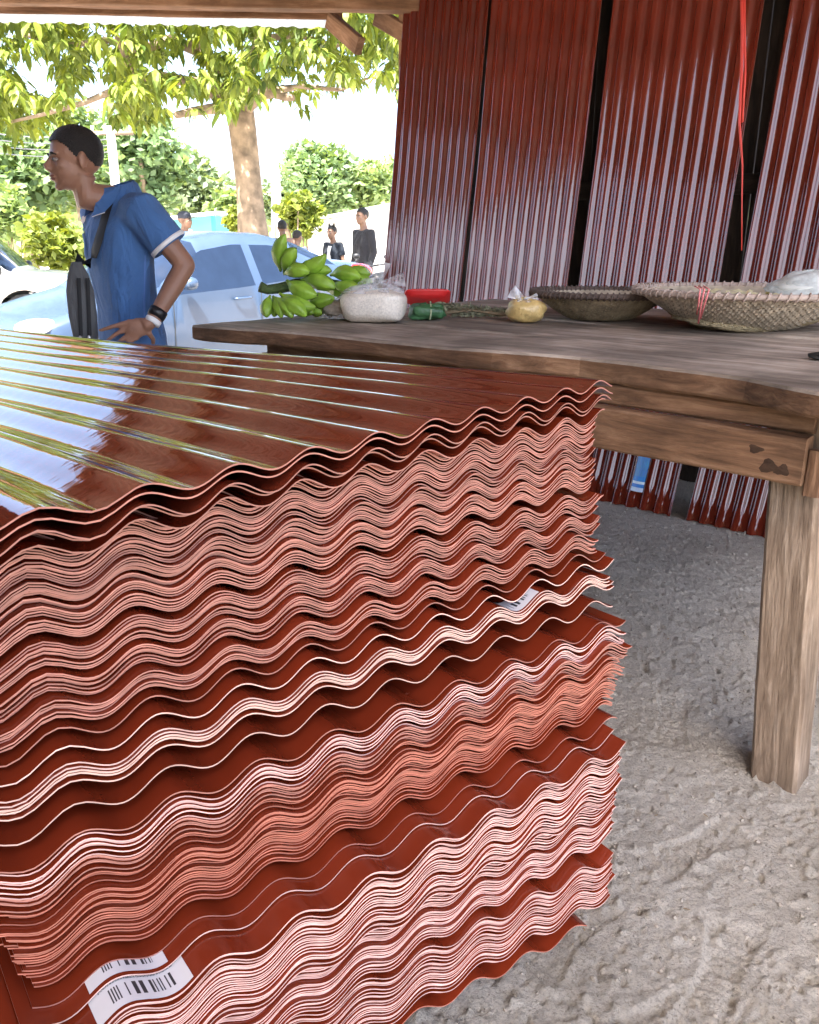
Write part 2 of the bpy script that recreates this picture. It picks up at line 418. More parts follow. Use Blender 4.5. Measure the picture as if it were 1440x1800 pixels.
# corrugated roof sheeting: dark and rusty below
M['roof'] = flat('rusty_roof_sheet', (.20, .115, .075), .55, var=.3, scale=3)
M['roof_edge'] = flat('zinc_roof_edge', (.55, .53, .50), .4, var=.2, scale=3)
nx_ = 420; ny_ = 20
rx = np.linspace(-2.799, xmax-.01, nx_); G = []
for x_ in rx:
    y0_, y1_ = inside_y(float(x_))
    for t_ in np.linspace(0, 1, ny_):
        y_ = y0_+(y1_-y0_)*t_
        G.append((x_, y_, EZ+.19+(c0.y-y_)*(-SL)+.010*math.sin(x_*2*math.pi/.076)))
ii, jj = np.meshgrid(np.arange(nx_-1), np.arange(ny_-1), indexing='ij'); q = (ii*ny_+jj).ravel()
rf = np.stack([q, q+ny_, q+ny_+1, q+1], 1); top = np.array(G); nb = len(top)
obj('roof_sheet', np.concatenate([top, top-[0, 0, .003]]), np.concatenate([rf, rf[:, ::-1]+nb]), [M['roof_edge'], M['roof']], shed, mi=[0]*len(rf)+[1]*len(rf))

# added translucent strip, standing in for the overexposed white band along the eave
mE, ntE, bE = nmat('translucent_eave_strip')
tE = N(ntE, 'ShaderNodeBsdfTranslucent'); tE.inputs[0].default_value = (.85, .86, .82, 1); mxE = N(ntE, 'ShaderNodeMixShader'); mxE.inputs[0].default_value = .6
bE.inputs['Base Color'].default_value = (.8, .8, .78, 1); L(ntE, bE, 0, mxE, 1); L(ntE, tE, 0, mxE, 2); L(ntE, mxE, 0, ntE.nodes['Material Output'], 'Surface')
V = []; F = []; ne = 360
for i in range(ne+1):
    x_ = c1.x+(-.45-c1.x)*i/ne; y_ = eave_y(x_)+.49+.006*math.sin(x_*2*math.pi/.076); dz_ = .004*math.sin(x_*31)+.005*math.sin(x_*83)
    V += [(x_, y_, EZ+.03), (x_, y_+.03, EZ-.040+dz_)]
    if i < ne: F.append((2*i, 2*i+1, 2*i+3, 2*i+2))
obj('added_eave_strip', V, F, mE, shed)

# ================================================================== LEANING SHEETS
def lean_D(z): return 3.575+np.interp(z, [0, .45, .9, 1.7, 2.7], [0, .15, .262, .385, .50])
zz_ = np.linspace(0, 1, 26)
def leaning(a0, a1, waves, ztop, zbot, dn, label, amp=.0075, skew=0, bow=0., trap=0.):
    """corrugated sheet standing on the dirt and bowed against the wall, edges at a0 (left) and a1 (right)"""
    nc = waves*12+1
    w = np.linspace(0, 1, nc)[None, :]; t = zz_[:, None]
    z = zbot+(ztop-zbot)*t+0*w
    aa = a0+(a1-a0)*w+skew*(t-.4)
    wave = np.cos(2*math.pi*(w*waves))
    wave = wave if not trap else np.clip(wave*1.6, -1, 1)
    nn = np.vectorize(lambda q: float(lean_D(q)))(z) + dn - amp*wave + bow*np.sin(math.pi*w) + .004*np.sin(3*t+7*w+a0*9)
    P = A2[None, None, :]*aa[..., None]+N2[None, None, :]*nn[..., None]
    V = np.concatenate([P, z[..., None]], 2).reshape(-1, 3)
    Vb = V + np.array([N2[0], N2[1], 0])*.0016
    nr = len(zz_); i, j = np.meshgrid(np.arange(nr-1), np.arange(nc-1), indexing='ij'); q = (i*nc+j).ravel()
    F = np.stack([q, q+1, q+nc+1, q+nc], 1); nb = len(V)
    bl = []
    for j in range(nc-1): bl.append((j, j+1, nb+j+1, nb+j)); bl.append(((nr-1)*nc+j, (nr-1)*nc+j+1, nb+(nr-1)*nc+j+1, nb+(nr-1)*nc+j))
    for i in range(nr-1):
        bl.append((i*nc, (i+1)*nc, nb+(i+1)*nc, nb+i*nc)); bl.append((i*nc+nc-1, (i+1)*nc+nc-1, nb+(i+1)*nc+nc-1, nb+i*nc+nc-1))
    nF = len(F)*2
    FF = F.tolist()+F[:, ::-1].__add__(nb).tolist()+bl
    mi = [0]*nF+[1]*len(bl)
    uv = np.stack([(w*(a0-a1)+0*t).ravel(), z.ravel()], 1); uv = np.concatenate([uv, uv])
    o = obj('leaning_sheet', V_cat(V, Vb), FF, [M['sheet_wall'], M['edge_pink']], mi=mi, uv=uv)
    return tag(o, label, 'roofing sheet', 'red roofing sheets leaning on the wall')
def V_cat(a_, b_): return np.concatenate([a_, b_])
leaning(3.685, 3.06, 10, 2.95, .0, .0, 'leftmost red corrugated sheet leaning by the bright opening', .0096, .0)
leaning(3.03, 2.355, 10, 2.95, .0, .0, 'second red corrugated sheet from the left leaning on wall', .0096, .02)
ls3 = leaning(2.29, 1.555, 10, 2.95, .0, .0, 'wide red corrugated sheet leaning left of the hanging cord', .0095, .02, trap=1)
leaning(1.46, .72, 10, 2.95, .0, .0, 'rightmost red corrugated sheet leaning right of the cord', .0095, -.02, trap=1)
leaning(3.00, 2.62, 5, 2.6, .0, .06, 'narrow dark sheet tucked behind the second leaning sheet', .0082, .0)
# blue product label low on the third sheet
def label_mat():
    m, nt, b = nmat('blue_product_label')
    uvn = N(nt, 'ShaderNodeUVMap'); sx = N(nt, 'ShaderNodeSeparateXYZ'); L(nt, uvn, 0, sx, 0)
    r = ramp(nt, [(0, (.55, .68, .85)), (.08, (.05, .22, .62)), (.15, (.7, .8, .9)), (.2, (.05, .25, .65)), (.3, (.10, .28, .60)), (.82, (.35, .6, .9)), (.92, (.65, .05, .03))])
    r.color_ramp.interpolation = 'CONSTANT'; L(nt, sx, 'Y', r, 'Fac')
    n1 = N(nt, 'ShaderNodeTexNoise', i_Scale=9.0, i_Detail=4.0); L(nt, uvn, 0, n1, 'Vector')
    mx = N(nt, 'ShaderNodeMix', data_type='RGBA', blend_type='OVERLAY'); mx.inputs[0].default_value = .5
    nt.links.new(r.outputs[0], mx.inputs[6]); nt.links.new(n1.outputs['Color'], mx.inputs[7]); nt.links.new(mx.outputs[2], b.inputs['Base Color'])
    b.inputs['Roughness'].default_value = .35
    return m
V = []; UV = []; F = []
for i in range(9):
    for j in range(5):
        z = .085+.235*i/8; w_ = (j/4-.5)
        nn = float(lean_D(z))-.022-.006*(1-4*w_*w_)
        V.append(R(1.735-w_*.062, nn, z)); UV.append((j/4, i/8))
for i in range(8):
    for j in range(4): F.append((i*5+j, i*5+j+1, (i+1)*5+j+1, (i+1)*5+j))
obj('label_sticker', V, F, label_mat(), ls3, uv=UV)['label'] = 'blue and white product label with red top'
# red cord hanging in front of the gap
M['cord'] = flat('red_cord', (.55, .05, .035), .5)
pts = [aty(1303, -60, 3.86), aty(1304, 60, 3.84), aty(1305, 130, 3.82), aty(1300, 215, 3.78), aty(1304, 290, 3.75), aty(1306, 350, 3.72), aty(1304, 440, 3.68)]
cd = MB().tube([Vector(p)+Vector((.004*math.sin(i*2.1), 0, 0)) for i, p in enumerate(pts)], [.007, .007, .0065, .006, .004, .003, .0025], 8)
cd.tube([Vector(p)+Vector((.011, -.004, 0)) for p in pts[:4]], .005, 8)
tag(cd.build('hanging_cord', M['cord']), 'thin red cord hanging beside the dark gap between sheets', 'cord')

# ================================================================== TABLE
TZ = .965
table = empty('market_table', R(1.5, 2.7, 0), 'large rough wooden market table with thick plank top', 'table')
edge_n = lambda a_: float(np.interp(a_, [.28, .476, .65, .818, 1.074, 1.325, 1.69, 2.07, 2.31, 2.51, 2.56], [1.66, 1.723, 1.79, 1.813, 1.839, 1.79, 1.793, 1.77, 1.70, 1.665, 1.67]))
def plank(n0, n1, a0, a1, seed, front=False, zoff=0.):
    """a thick board of the top, long axis along the table; local X = grain"""
    seg = 46; th = .052; rings = []
    org = R((a0+a1)/2, (n0+n1)/2, TZ-th/2)
    for i in range(seg+1):
        x = a0+(a1-a0)*i/seg
        nf = n0 if not front else edge_n(x)+.006*float(fbm(x*9, 3.3, 3, seed))
        if not front: nf += .003*float(fbm(x*5, seed, 2, 2))
        nb_ = n1+.003*float(fbm(x*5, seed+9, 2, 2))
        zt = zoff+.010*float(fbm(x*2.2, seed*3.1, 3, 7)); c = .007
        zl = .006*float(fbm(x*7, seed+5, 3, 3))
        sec = [(nf+c, -th/2+zl), (nf, -th/2+c+zl), (nf+.002, th/2-c+zt), (nf+c, th/2+zt)]
        for s_ in (.25, .5, .75):
            nn = nf+(nb_-nf)*s_; sec.append((nn, th/2+zt+.004*float(fbm(x*3, nn*14, 3, seed))))
        sec += [(nb_-c, th/2+zt), (nb_, th/2-c+zt), (nb_, -th/2+c), (nb_-c, -th/2)]
        rings.append([(-(x-(a0+a1)/2), -(nn-(n0+n1)/2), zz) for nn, zz in sec])
    mb = MB().loft(rings)
    nr = len(rings[0])
    mi = []
    for i in range(seg):
        for k_ in range(nr): mi.append(0 if 2 <= k_ <= 7 else 1)
    mi += [1, 1]
    me = mesh('top_plank', mb.V, [f[::-1] for f in mb.F], [M['wood_top'], M['wood_edge']], mi=mi, smooth=False)
    o = bpy.data.objects.new('top_plank', me); COL.objects.link(o)
    o.parent = table; o.matrix_parent_inverse = table.matrix_basis.inverted()
    X = Vector((-A2[0], -A2[1], 0)); Y = Vector((-N2[0], -N2[1], 0))
    Mx = Matrix((X, Y, Vector((0, 0, 1)))).transposed().to_4x4(); Mx.translation = org; o.matrix_basis = Mx
    return o
plank(1.63, 2.195, .30, 2.53, 1, True)
plank(2.200, 2.66, .27, 2.56, 2, zoff=-.002)
plank(2.665, 3.09, .31, 2.50, 3, zoff=.001)
plank(3.095, 3.48, .29, 2.55, 4, zoff=-.001)
ZU = TZ-.056
# front apron: a set-back upper rail and a deep lower board
beam('rail', R(.50, 1.850, ZU-.026), R(2.36, 1.880, ZU-.026), .04, .052, M['wood_edge'], table, jit=.002, seed=41)
beam('apron_board', R(.500, 1.818, ZU-.106), R(2.345, 1.850, ZU-.106), .045, .104, M['wood_edge'], table, jit=.003, seed=42, seg=24)
M['knot'] = wood('dark_knot', (.025, .014, .008), (.06, .032, .018), (.11, .06, .033), .8)
for (ka, kz, kr, kq) in ((.600, -.092, .016, .8), (.566, -.125, .020, 1.1), (.538, -.128, .017, 1.4)):
    kp = R(ka, 1.818+.0005*(ka-.5)-.0228+.012*(ka-.5), ZU+kz); KV = []
    for j in range(14):
        a_ = 2*math.pi*j/14; r_ = kr*(1+.25*math.sin(3*a_+ka*40)); v_ = A2*(r_*math.cos(a_)*1.15); KV.append((kp.x+v_[0], kp.y+v_[1], kp.z+r_*kq*math.sin(a_)*.75))
    KV.append((kp.x-N2[0]*.0035, kp.y-N2[1]*.0035, kp.z))
    obj('knot', KV, [(j, (j+1) % 14, 14) for j in range(14)], M['knot'], table)
# end apron on the near right end, two stacked boards, and a cleat
for k, (z0, hh) in enumerate([(ZU-.040, .075), (ZU-.117, .072)]):
    beam('end_board', R(.452-.004*k, 1.84, z0), R(.452-.004*k, 3.42, z0), .05, hh, M['wood_leg'], table, jit=.003, seed=50+k, seg=20)
beam('cleat', R(.482, 1.822, ZU-.080), R(.482, 1.822, ZU-.180), .022, .034, M['wood_edge'], table, up=(A2[0], A2[1], 0), jit=.002, seed=56, seg=4, ch=.003)
beam('end_board', R(2.37, 1.93, ZU-.06), R(2.37, 3.40, ZU-.06), .045, .115, M['wood_edge'], table, jit=.003, seed=58)
beam('apron_board', R(.5, 3.38, ZU-.08), R(2.34, 3.38, ZU-.08), .045, .12, M['wood_edge'], table, jit=.003, seed=59)
def leg(b, t, seed):
    o = beam('leg', b, t, .112, .112, M['wood_leg'], table, up=(N2[0], N2[1], 0), jit=.006, seg=16, ch=.008, seed=seed)
    return o
leg(R(.462, 1.885, -.05), R(.545, 1.905, ZU), 61)
leg(R(2.36, 2.00, -.05), R(2.31, 1.98, ZU), 62)
leg(R(.46, 3.32, -.05), R(.52, 3.30, ZU), 63)
leg(R(2.34, 3.32, -.05), R(2.30, 3.30, ZU), 64)
# ================================================================== THE STACK OF ROOFING SHEETS
SW = .800; WP = .0885; AMP = .0090; TH = .0017; SLEN = 2.5
NC = 151
wv = np.linspace(0, SW, NC)
rows = np.array([0, .012, .04, .10, .22, .45, .8, 1.3, 1.9, SLEN])
ORD = 'first second third fourth fifth sixth seventh eighth ninth tenth eleventh twelfth thirteenth fourteenth fifteenth sixteenth seventeenth eighteenth nineteenth twentieth twenty-first twenty-second twenty-third twenty-fourth twenty-fifth twenty-sixth twenty-seventh twenty-eighth twenty-ninth thirtieth thirty-first thirty-second'.split()
# bundles from the floor up: count, front yaw, height of the first sheet, spacing mm, edge, looseness, right tip x, y, right-side droop, label
BUND = [
 (1,  57.0, 0.334, 0.0,   'edge_orange', .00, .256, .935, .030, 'single lowest red corrugated sheet hanging just above the dirt'),
 (30,  56.0, 0.355, 2.04, 'edge_pale',  .30, .280, .958, .022, 'pale edged bundle just above the lowest sheet'),
 (30,  53.6, 0.430, 2.04, 'edge_pale',  .22, .284, .982, .014, 'lower half of the wide pale pink bundle'),
 (29,  52.6, 0.498, 2.17, 'edge_pale',  .42, .292, .976, .008, 'upper half of the wide pale pink bundle'),
 (1,  53.3, 0.579, 0.0,   'edge_white', .60, .298, 1.002, .006, 'bare red sheet carrying the narrow white sticker strip'),
 (1,  53.5, 0.596, 0.0,   'edge_pink',  .60, .300, 1.026, .003, 'bare red sheet just under the dense orange bundle'),
 (22,  53.4, 0.608, 2.02, 'edge_orange', .10, .296, 1.046, 0, 'dense orange edged bundle above the stickers'),
 (7,  53.4, 0.652, 2.15, 'edge_orange', .12, .302, 1.042, 0, 'loose layer above the dense orange bundle'),
 (3,  54.2, 0.670, 3.1, 'edge_orange', .2, .307, 1.046, 0, 'thin orange layer halfway up the stack'),
 (7,  54.0, 0.683, 2.08, 'edge_pink',  .5, .308, 1.050, 0, 'pink band two below the wide bare strips'),
 (8,  53.4, 0.701, 2.15, 'edge_pale',  .5, .306, 1.055, 0, 'light band right under the widest bare strip'),
 (1,  52.4, 0.734, 0.0,   'edge_pink',  .3, .304, 1.068, 0, 'lower single sheet between wide bare red strips at mid stack'),
 (1,  52.2, 0.760, 0.0,   'edge_white', .3, .300, 1.082, 0, 'upper single sheet between wide bare red strips at mid stack'),
 (7,  52.0, 0.780, 2.02, 'edge_white', .2, .296, 1.095, 0, 'bright white band beside the small sticker'),
 (1,  52.0, 0.806, 0.0,   'edge_white', .2, .288, 1.108, 0, 'white edged single sheet right above the small sticker near the corner'),
 (1,  52.0, 0.818, 0.0,   'edge_pink',  .2, .282, 1.114, 0, 'pink edged single sheet a step above the small corner sticker'),
 (8,  52.0, 0.827, 2.02, 'edge_pink',  .3, .278, 1.122, 0, 'lowest of three stepped pink upper bundles'),
 (8,  51.8, 0.852, 2.02, 'edge_pink',  .3, .274, 1.132, 0, 'middle of three stepped pink upper bundles'),
 (10,  51.4, 0.876, 2.02, 'edge_pink',  .3, .270, 1.139, 0, 'highest of three stepped pink upper bundles'),
 (17,  50.8, 0.910, 2.02, 'edge_pink',  .35, .268, 1.146, 0, 'lower part of the thick top bundle'),
 (20,  49.6, 0.948, 2.02, 'edge_pink',  .5, .270, 1.150, 0, 'upper part of the thick top bundle'),
 (1,  46.6, 1.012, 0.0,   'edge_pink',  .3, .275, 1.156, 0, 'single sheet above the thick top bundle with dark gaps both sides'),
 (1,  45.4, 1.026, 0.0, 'edge_pink',  .2, .282, 1.165, 0, 'fourth red sheet from the top, over the dark gap'),
 (1,  44.4, 1.033, 0.0, 'edge_pink',  .2, .290, 1.172, 0, 'third red sheet from the top of the stack'),
 (1,  43.8, 1.045, 0.0,   'edge_pink',  .2, .296, 1.180, 0, 'second glossy red sheet from the top of the stack'),
 (1,  43.4, 1.054, 0.0, 'edge_pink',  .1, .292, 1.190, 0, 'topmost glossy red sheet mirroring the sky and trees'),
]
sgd = np.linspace(-.20, 1.12, 300); T0 = np.array([.29, 1.05])
Zp = None; zmean = 0.0
STACK = []; SHEETINFO = []
li, wi = np.meshgrid(np.arange(len(rows)), np.arange(NC), indexing='ij')
fi, fj = np.meshgrid(np.arange(len(rows)-1), np.arange(NC-1), indexing='ij'); fq = (fi*NC+fj).ravel()
FT = np.stack([fq, fq+1, fq+NC+1, fq+NC], 1)
nS = len(rows)*NC
def strip(idx):                         # edge strip between top row idx and bottom row
    return idx
srng = np.random.default_rng(21)
for bi, (cnt, yaw, ztar, sp, edge, loose, bx_t, by_t, droop, lab) in enumerate(BUND):
    ph = srng.normal(0, .0016); am = 1+srng.normal(0, .05)
    ox = srng.normal(0, .002); oy = srng.normal(0, .0015)
    tx, ty = bx_t+ox, by_t+oy
    w_off = srng.normal(0, .007); B0 = np.array([math.sin(math.radians(yaw)), math.cos(math.radians(yaw))])
    dlt = float((np.array([tx, ty])-T0) @ B0)
    if bi >= len(BUND)-2: am *= .76
    for k in range(cnt):
        z_low = .006*np.sin(sgd*2*math.pi/SW*srng.uniform(.4, 1.2)+srng.uniform(0, 6))*(.3+loose)
        shape = AMP*(am+srng.normal(0, .015+.05*loose))*np.cos(2*math.pi*(sgd-.024+srng.normal(0, .0007))/WP)
        shape = shape+z_low*.35
        g = 0.0 if k == 0 else max(0.0, (sp/1000-TH))
        if Zp is None:
            Zt = ztar+shape
        else:
            base = Zp+TH
            c = np.quantile(base-shape, .5)
            Zt = np.maximum(base, shape+c) + g*(1+.5*srng.normal()*loose if k else 1)*np.clip(1+.35*loose*np.sin(sgd*srng.uniform(3, 9)+srng.uniform(0, 6)), .25, 2)
            if k and loose > .15:       # lens-shaped openings where a crest stands off its neighbour
                Zt = Zt + loose*.0030*np.clip(np.cos(2*math.pi*(sgd-.024+srng.normal(0, .006))/WP)-.2, 0, 1)*srng.random()
            if k == 0: Zt = np.maximum(Zt, shape+ztar)
            # pull slowly back to the clean wave so that the openings do not add up
            tgt = Zt.mean()+shape
            Zt = np.maximum(base+.0002, Zt*.8+tgt*.2)
        # tips of the right edge splay a little
        tip_up = srng.normal(0, .0014)
        Zp = Zt; zmean = float(Zt.mean())
        ps = math.radians(yaw+srng.normal(0, .10)); Bv = np.array([math.sin(ps), math.cos(ps)]); Av = np.array([-Bv[1], Bv[0]])
        fwd = srng.normal(0, .0017)-.002*(k/max(cnt, 1))
        dw = w_off+srng.normal(0, .0045)
        wl0, wl1 = max(-.03, dw), SW-.012+.085*min(1, max(0, (zmean-.58)/.28))+srng.normal(0, .004)
        W = np.interp(np.linspace(0, 1, NC), [0, .06, .94, 1], [wl0, wv[9], wv[-10], wl1])
        Zw = np.interp(W-dlt, sgd, Zt)+np.clip(1-W/.05, 0, 1)**2*tip_up
        top_i = bi >= len(BUND)-3
        sag = -.034*rows - .004*(1-np.cos(rows*2.2))
        Wg = np.repeat(W[None, :], len(rows), 0); Lg = np.repeat(rows[:, None], NC, 1)
        Zg = Zw[None, :]-droop*np.exp(-(np.clip(W, 0, 1)/.33)**1.5)[None, :]*np.exp(-rows*1.5)[:, None]+sag[:, None]+.030*(Wg-.1)*Lg*np.exp(-Lg*.7)
        # the cut ends are not perfectly square to one another
        Lf = Lg+fwd
        Pxy = np.array([tx, ty])[None, None]-Bv[None, None]*Wg[..., None]+Av[None, None]*Lf[..., None]
        V = np.concatenate([Pxy, Zg[..., None]], 2)
        top = V.reshape(-1, 3); bot = top-[0, 0, TH*.92]
        fr = np.concatenate([V[0], V[0]-[0, 0, TH*.92]])
        rt = np.concatenate([V[:, 0], V[:, 0]-[0, 0, TH*.92]]); lt = np.concatenate([V[:, -1], V[:, -1]-[0, 0, TH*.92]]); bk = np.concatenate([V[-1], V[-1]-[0, 0, TH*.92]])
        VV = np.concatenate([top, bot, fr, rt, lt, bk])
        o1 = 2*nS; nR = len(rows)
        j = np.arange(NC-1); Ff = np.stack([o1+j, o1+NC+j, o1+NC+j+1, o1+j+1], 1)
        i = np.arange(nR-1); o2 = o1+2*NC; Fr = np.stack([o2+i, o2+i+1, o2+nR+i+1, o2+nR+i], 1)
        o3 = o2+2*nR; Fl = np.stack([o3+i, o3+nR+i, o3+nR+i+1, o3+i+1], 1)
        o4 = o3+2*nR; Fb = np.stack([o4+j, o4+j+1, o4+NC+j+1, o4+NC+j], 1)
        FF = np.concatenate([FT[:, ::-1], FT+nS, Ff, Fr, Fl, Fb])
        mi = np.concatenate([np.zeros(2*len(FT), int), np.ones(len(Ff)+len(Fr)+len(Fl)+len(Fb), int)])
        uvt = np.stack([Wg.ravel(), Lg.ravel()], 1)
        uv = np.concatenate([uvt, uvt, np.zeros((len(VV)-2*nS, 2))])
        mbody = M['sheet_top'] if top_i else M['sheet']
        so = obj('roofing_sheet', VV, FF, [mbody, M[edge]], mi=mi, uv=uv)
        lb = lab if cnt == 1 else ('lowest' if k == 0 else 'topmost' if k == cnt-1 else ORD[k])+' sheet'+(' from the bottom' if 0 < k < cnt-1 else '')+' of the '+lab
        tag(so, lb, 'roofing sheet', 'red corrugated sheets in the big stack')
        STACK.append(so); SHEETINFO.append((bi, k, V))
print('STACK sheets', len(STACK), 'top z', zmean)
# white paper stickers on bare fronts
def sticker_mat(kind):
    m, nt, b = nmat('paper_sticker_'+kind)
    uvn = N(nt, 'ShaderNodeUVMap'); sx = N(nt, 'ShaderNodeSeparateXYZ'); L(nt, uvn, 0, sx, 0)
    mul = N(nt, 'ShaderNodeMath', operation='MULTIPLY'); mul.inputs[1].default_value = 70.0 if kind == 'barcode' else 60.0
    L(nt, sx, 'X', mul, 0); fl = N(nt, 'ShaderNodeMath', operation='FLOOR'); L(nt, mul, 0, fl, 0)
    wn_ = N(nt, 'ShaderNodeTexWhiteNoise', noise_dimensions='1D'); L(nt, fl, 0, wn_, 'W')
    gt = N(nt, 'ShaderNodeMath', operation='GREATER_THAN'); gt.inputs[1].default_value = .5; L(nt, wn_, 'Value', gt, 0)
    def band(sock, lo, hi):
        g1 = N(nt, 'ShaderNodeMath', operation='GREATER_THAN'); g1.inputs[1].default_value = lo; L(nt, sx, sock, g1, 0)
        g2 = N(nt, 'ShaderNodeMath', operation='LESS_THAN'); g2.inputs[1].default_value = hi; L(nt, sx, sock, g2, 0)
        mm = N(nt, 'ShaderNodeMath', operation='MULTIPLY'); L(nt, g1, 0, mm, 0); L(nt, g2, 0, mm, 1); return mm
    bx_, by_ = (band('X', .16, .84), band('Y', .22, .68)) if kind == 'barcode' else (band('X', .2, .84), band('Y', .28, .62))
    m1 = N(nt, 'ShaderNodeMath', operation='MULTIPLY'); L(nt, bx_, 0, m1, 0); L(nt, by_, 0, m1, 1)
    m2 = N(nt, 'ShaderNodeMath', operation='MULTIPLY'); L(nt, m1, 0, m2, 0); L(nt, gt, 0, m2, 1)
    if kind == 'barcode':               # a row of small print above the bars
        wn2 = N(nt, 'ShaderNodeTexNoise', i_Scale=70.0); L(nt, uvn, 0, wn2, 'Vector')
        g3 = N(nt, 'ShaderNodeMath', operation='GREATER_THAN'); g3.inputs[1].default_value = .5; L(nt, wn2, 'Fac', g3, 0)
        bt = band('Y', .80, .93); bt2 = band('X', .1, .9); m4 = N(nt, 'ShaderNodeMath', operation='MULTIPLY'); L(nt, bt, 0, m4, 0); L(nt, bt2, 0, m4, 1)
        m3 = N(nt, 'ShaderNodeMath', operation='MULTIPLY'); L(nt, m4, 0, m3, 0); L(nt, g3, 0, m3, 1)
        mxx = N(nt, 'ShaderNodeMath', operation='MAXIMUM'); L(nt, m2, 0, mxx, 0); L(nt, m3, 0, mxx, 1); m2 = mxx
    mx = N(nt, 'ShaderNodeMix', data_type='RGBA'); mx.inputs[6].default_value = (.60, .60, .62, 1); mx.inputs[7].default_value = (.03, .03, .035, 1)
    L(nt, m2, 0, mx, 0); nt.links.new(mx.outputs[2], b.inputs['Base Color']); b.inputs['Roughness'].default_value = .5
    return m
def sticker(bund, kk, w0, w1, l0, l1, kind, lab):
    idx = [i for i, s in enumerate(SHEETINFO) if s[0] == bund][kk]
    V = SHEETINFO[idx][2]; n1, n2 = 26, 4
    P = []; UV = []
    Wc = np.linspace(0, SW, NC)
    for i in range(n1+1):
        w_ = w0+(w1-w0)*i/n1; f = w_/SW*(NC-1); j = int(f); t_ = f-j
        for r_ in range(n2+1):
            l_ = l0+(l1-l0)*r_/n2
            p = [np.interp(l_, rows, (V[:, j, c]*(1-t_)+V[:, min(j+1, NC-1), c]*t_)) for c in range(3)]
            P.append((p[0], p[1], p[2]+.0008)); UV.append((1-i/n1, r_/n2))
    F = [(i*(n2+1)+r_, (i+1)*(n2+1)+r_, (i+1)*(n2+1)+r_+1, i*(n2+1)+r_+1) for i in range(n1) for r_ in range(n2)]
    o = obj('sticker', P, [f[::-1] for f in F], sticker_mat(kind), STACK[idx], uv=UV); o['label'] = lab
    return o
sticker(3, -1, .628, .716, .003, .040, 'barcode', 'white sticker printed with a black barcode')
sticker(4, 0, .655, .728, .004, .034, 'strip', 'narrow white sticker with faint print')
sticker(13, -1, .150, .215, .002, .036, 'strip', 'small white sticker near the right corner')
# low timber trestles that keep the stack off the dirt
for k, lq in enumerate((.62, 1.75)):
    Bv = np.array([math.sin(math.radians(54)), math.cos(math.radians(54))]); Av = np.array([-Bv[1], Bv[0]])
    p = np.array([.27, 1.0])+Av*lq
    q0 = p-Bv*.06; q1 = p-Bv*.76
    ztop = .334-.034*lq-.016*(1 if k else 0)-.034
    tz = empty('trestle', ((q0[0]+q1[0])/2, (q0[1]+q1[1])/2, 0), ['low timber trestle under the front of the sheet stack', 'low timber trestle under the far part of the sheet stack'][k], 'trestle', 'trestles under the stack')
    beam('crossbeam', (q0[0], q0[1], ztop), (q1[0], q1[1], ztop), .09, .05, M['wood_edge'], tz, jit=.003, seed=71+k)
    for t_ in (.12, .88):
        e_ = q0+(q1-q0)*t_
        beam('block', (e_[0]-.12*Av[0], e_[1]-.12*Av[1], (ztop-.027)/2-.02), (e_[0]+.12*Av[0], e_[1]+.12*Av[1], (ztop-.027)/2-.02), .12, ztop-.027+.03, M['wood_edge'], tz, jit=.003, seed=75+k, seg=6)
# ================================================================== THINGS ON THE TABLE
TT = TZ+.004
def tbl(x, y, z=TT): return Vector(atz(x, y, z))
# ---- green plantains
M['plantain'] = flat('green_plantain_skin', (.26, .44, .045), .42, var=.25, scale=22, bump=.15, bscale=90)
M['plantain_tip'] = flat('plantain_tip', (.06, .055, .02), .7)
M['stalk'] = flat('plantain_stalk', (.07, .11, .03), .75, var=.3, scale=50, bump=.5, bscale=120)
bc = tbl(520, 562)
bun = empty('plantain_bunch', bc, 'bunch of unripe green plantains lying at the far end of the table', 'plantains')
YB = float(bc.y)+.06
# each: stem end px, tip px, depth nearer/farther, width, bend
BAN = [((494, 474), (501, 417), .02, 23, .16), ((500, 478), (519, 440), .00, 22, .14), ((514, 474), (568, 449), -.02, 24, -.22), ((501, 482), (541, 479), -.05, 23, .14),
       ((536, 480), (579, 477), .00, 20, .12), ((506, 494), (554, 517), -.08, 27, -.12), ((532, 492), (585, 506), -.04, 25, .14), ((583, 484), (630, 489), .03, 24, .18),
       ((585, 498), (628, 503), .00, 22, -.12), ((541, 524), (584, 523), -.03, 24, -.14), ((578, 512), (610, 516), .04, 21, .1), ((494, 516), (550, 538), -.10, 24, -.14),
       ((490, 528), (535, 564), -.12, 25, .14), ((486, 524), (512, 566), -.11, 20, .12), ((481, 522), (494, 563), -.09, 18, .10), ((475, 521), (470, 561), -.08, 20, -.12),
       ((480, 522), (482, 561), -.05, 19, .08), ((540, 540), (565, 552), .00, 22, .1), ((565, 532), (592, 548), .04, 20, .1), ((600, 500), (650, 498), .06, 24, .16),
       ((520, 536), (548, 552), -.02, 22, .1), ((598, 520), (634, 536), .05, 22, .1), ((606, 484), (648, 482), .08, 22, .16)]
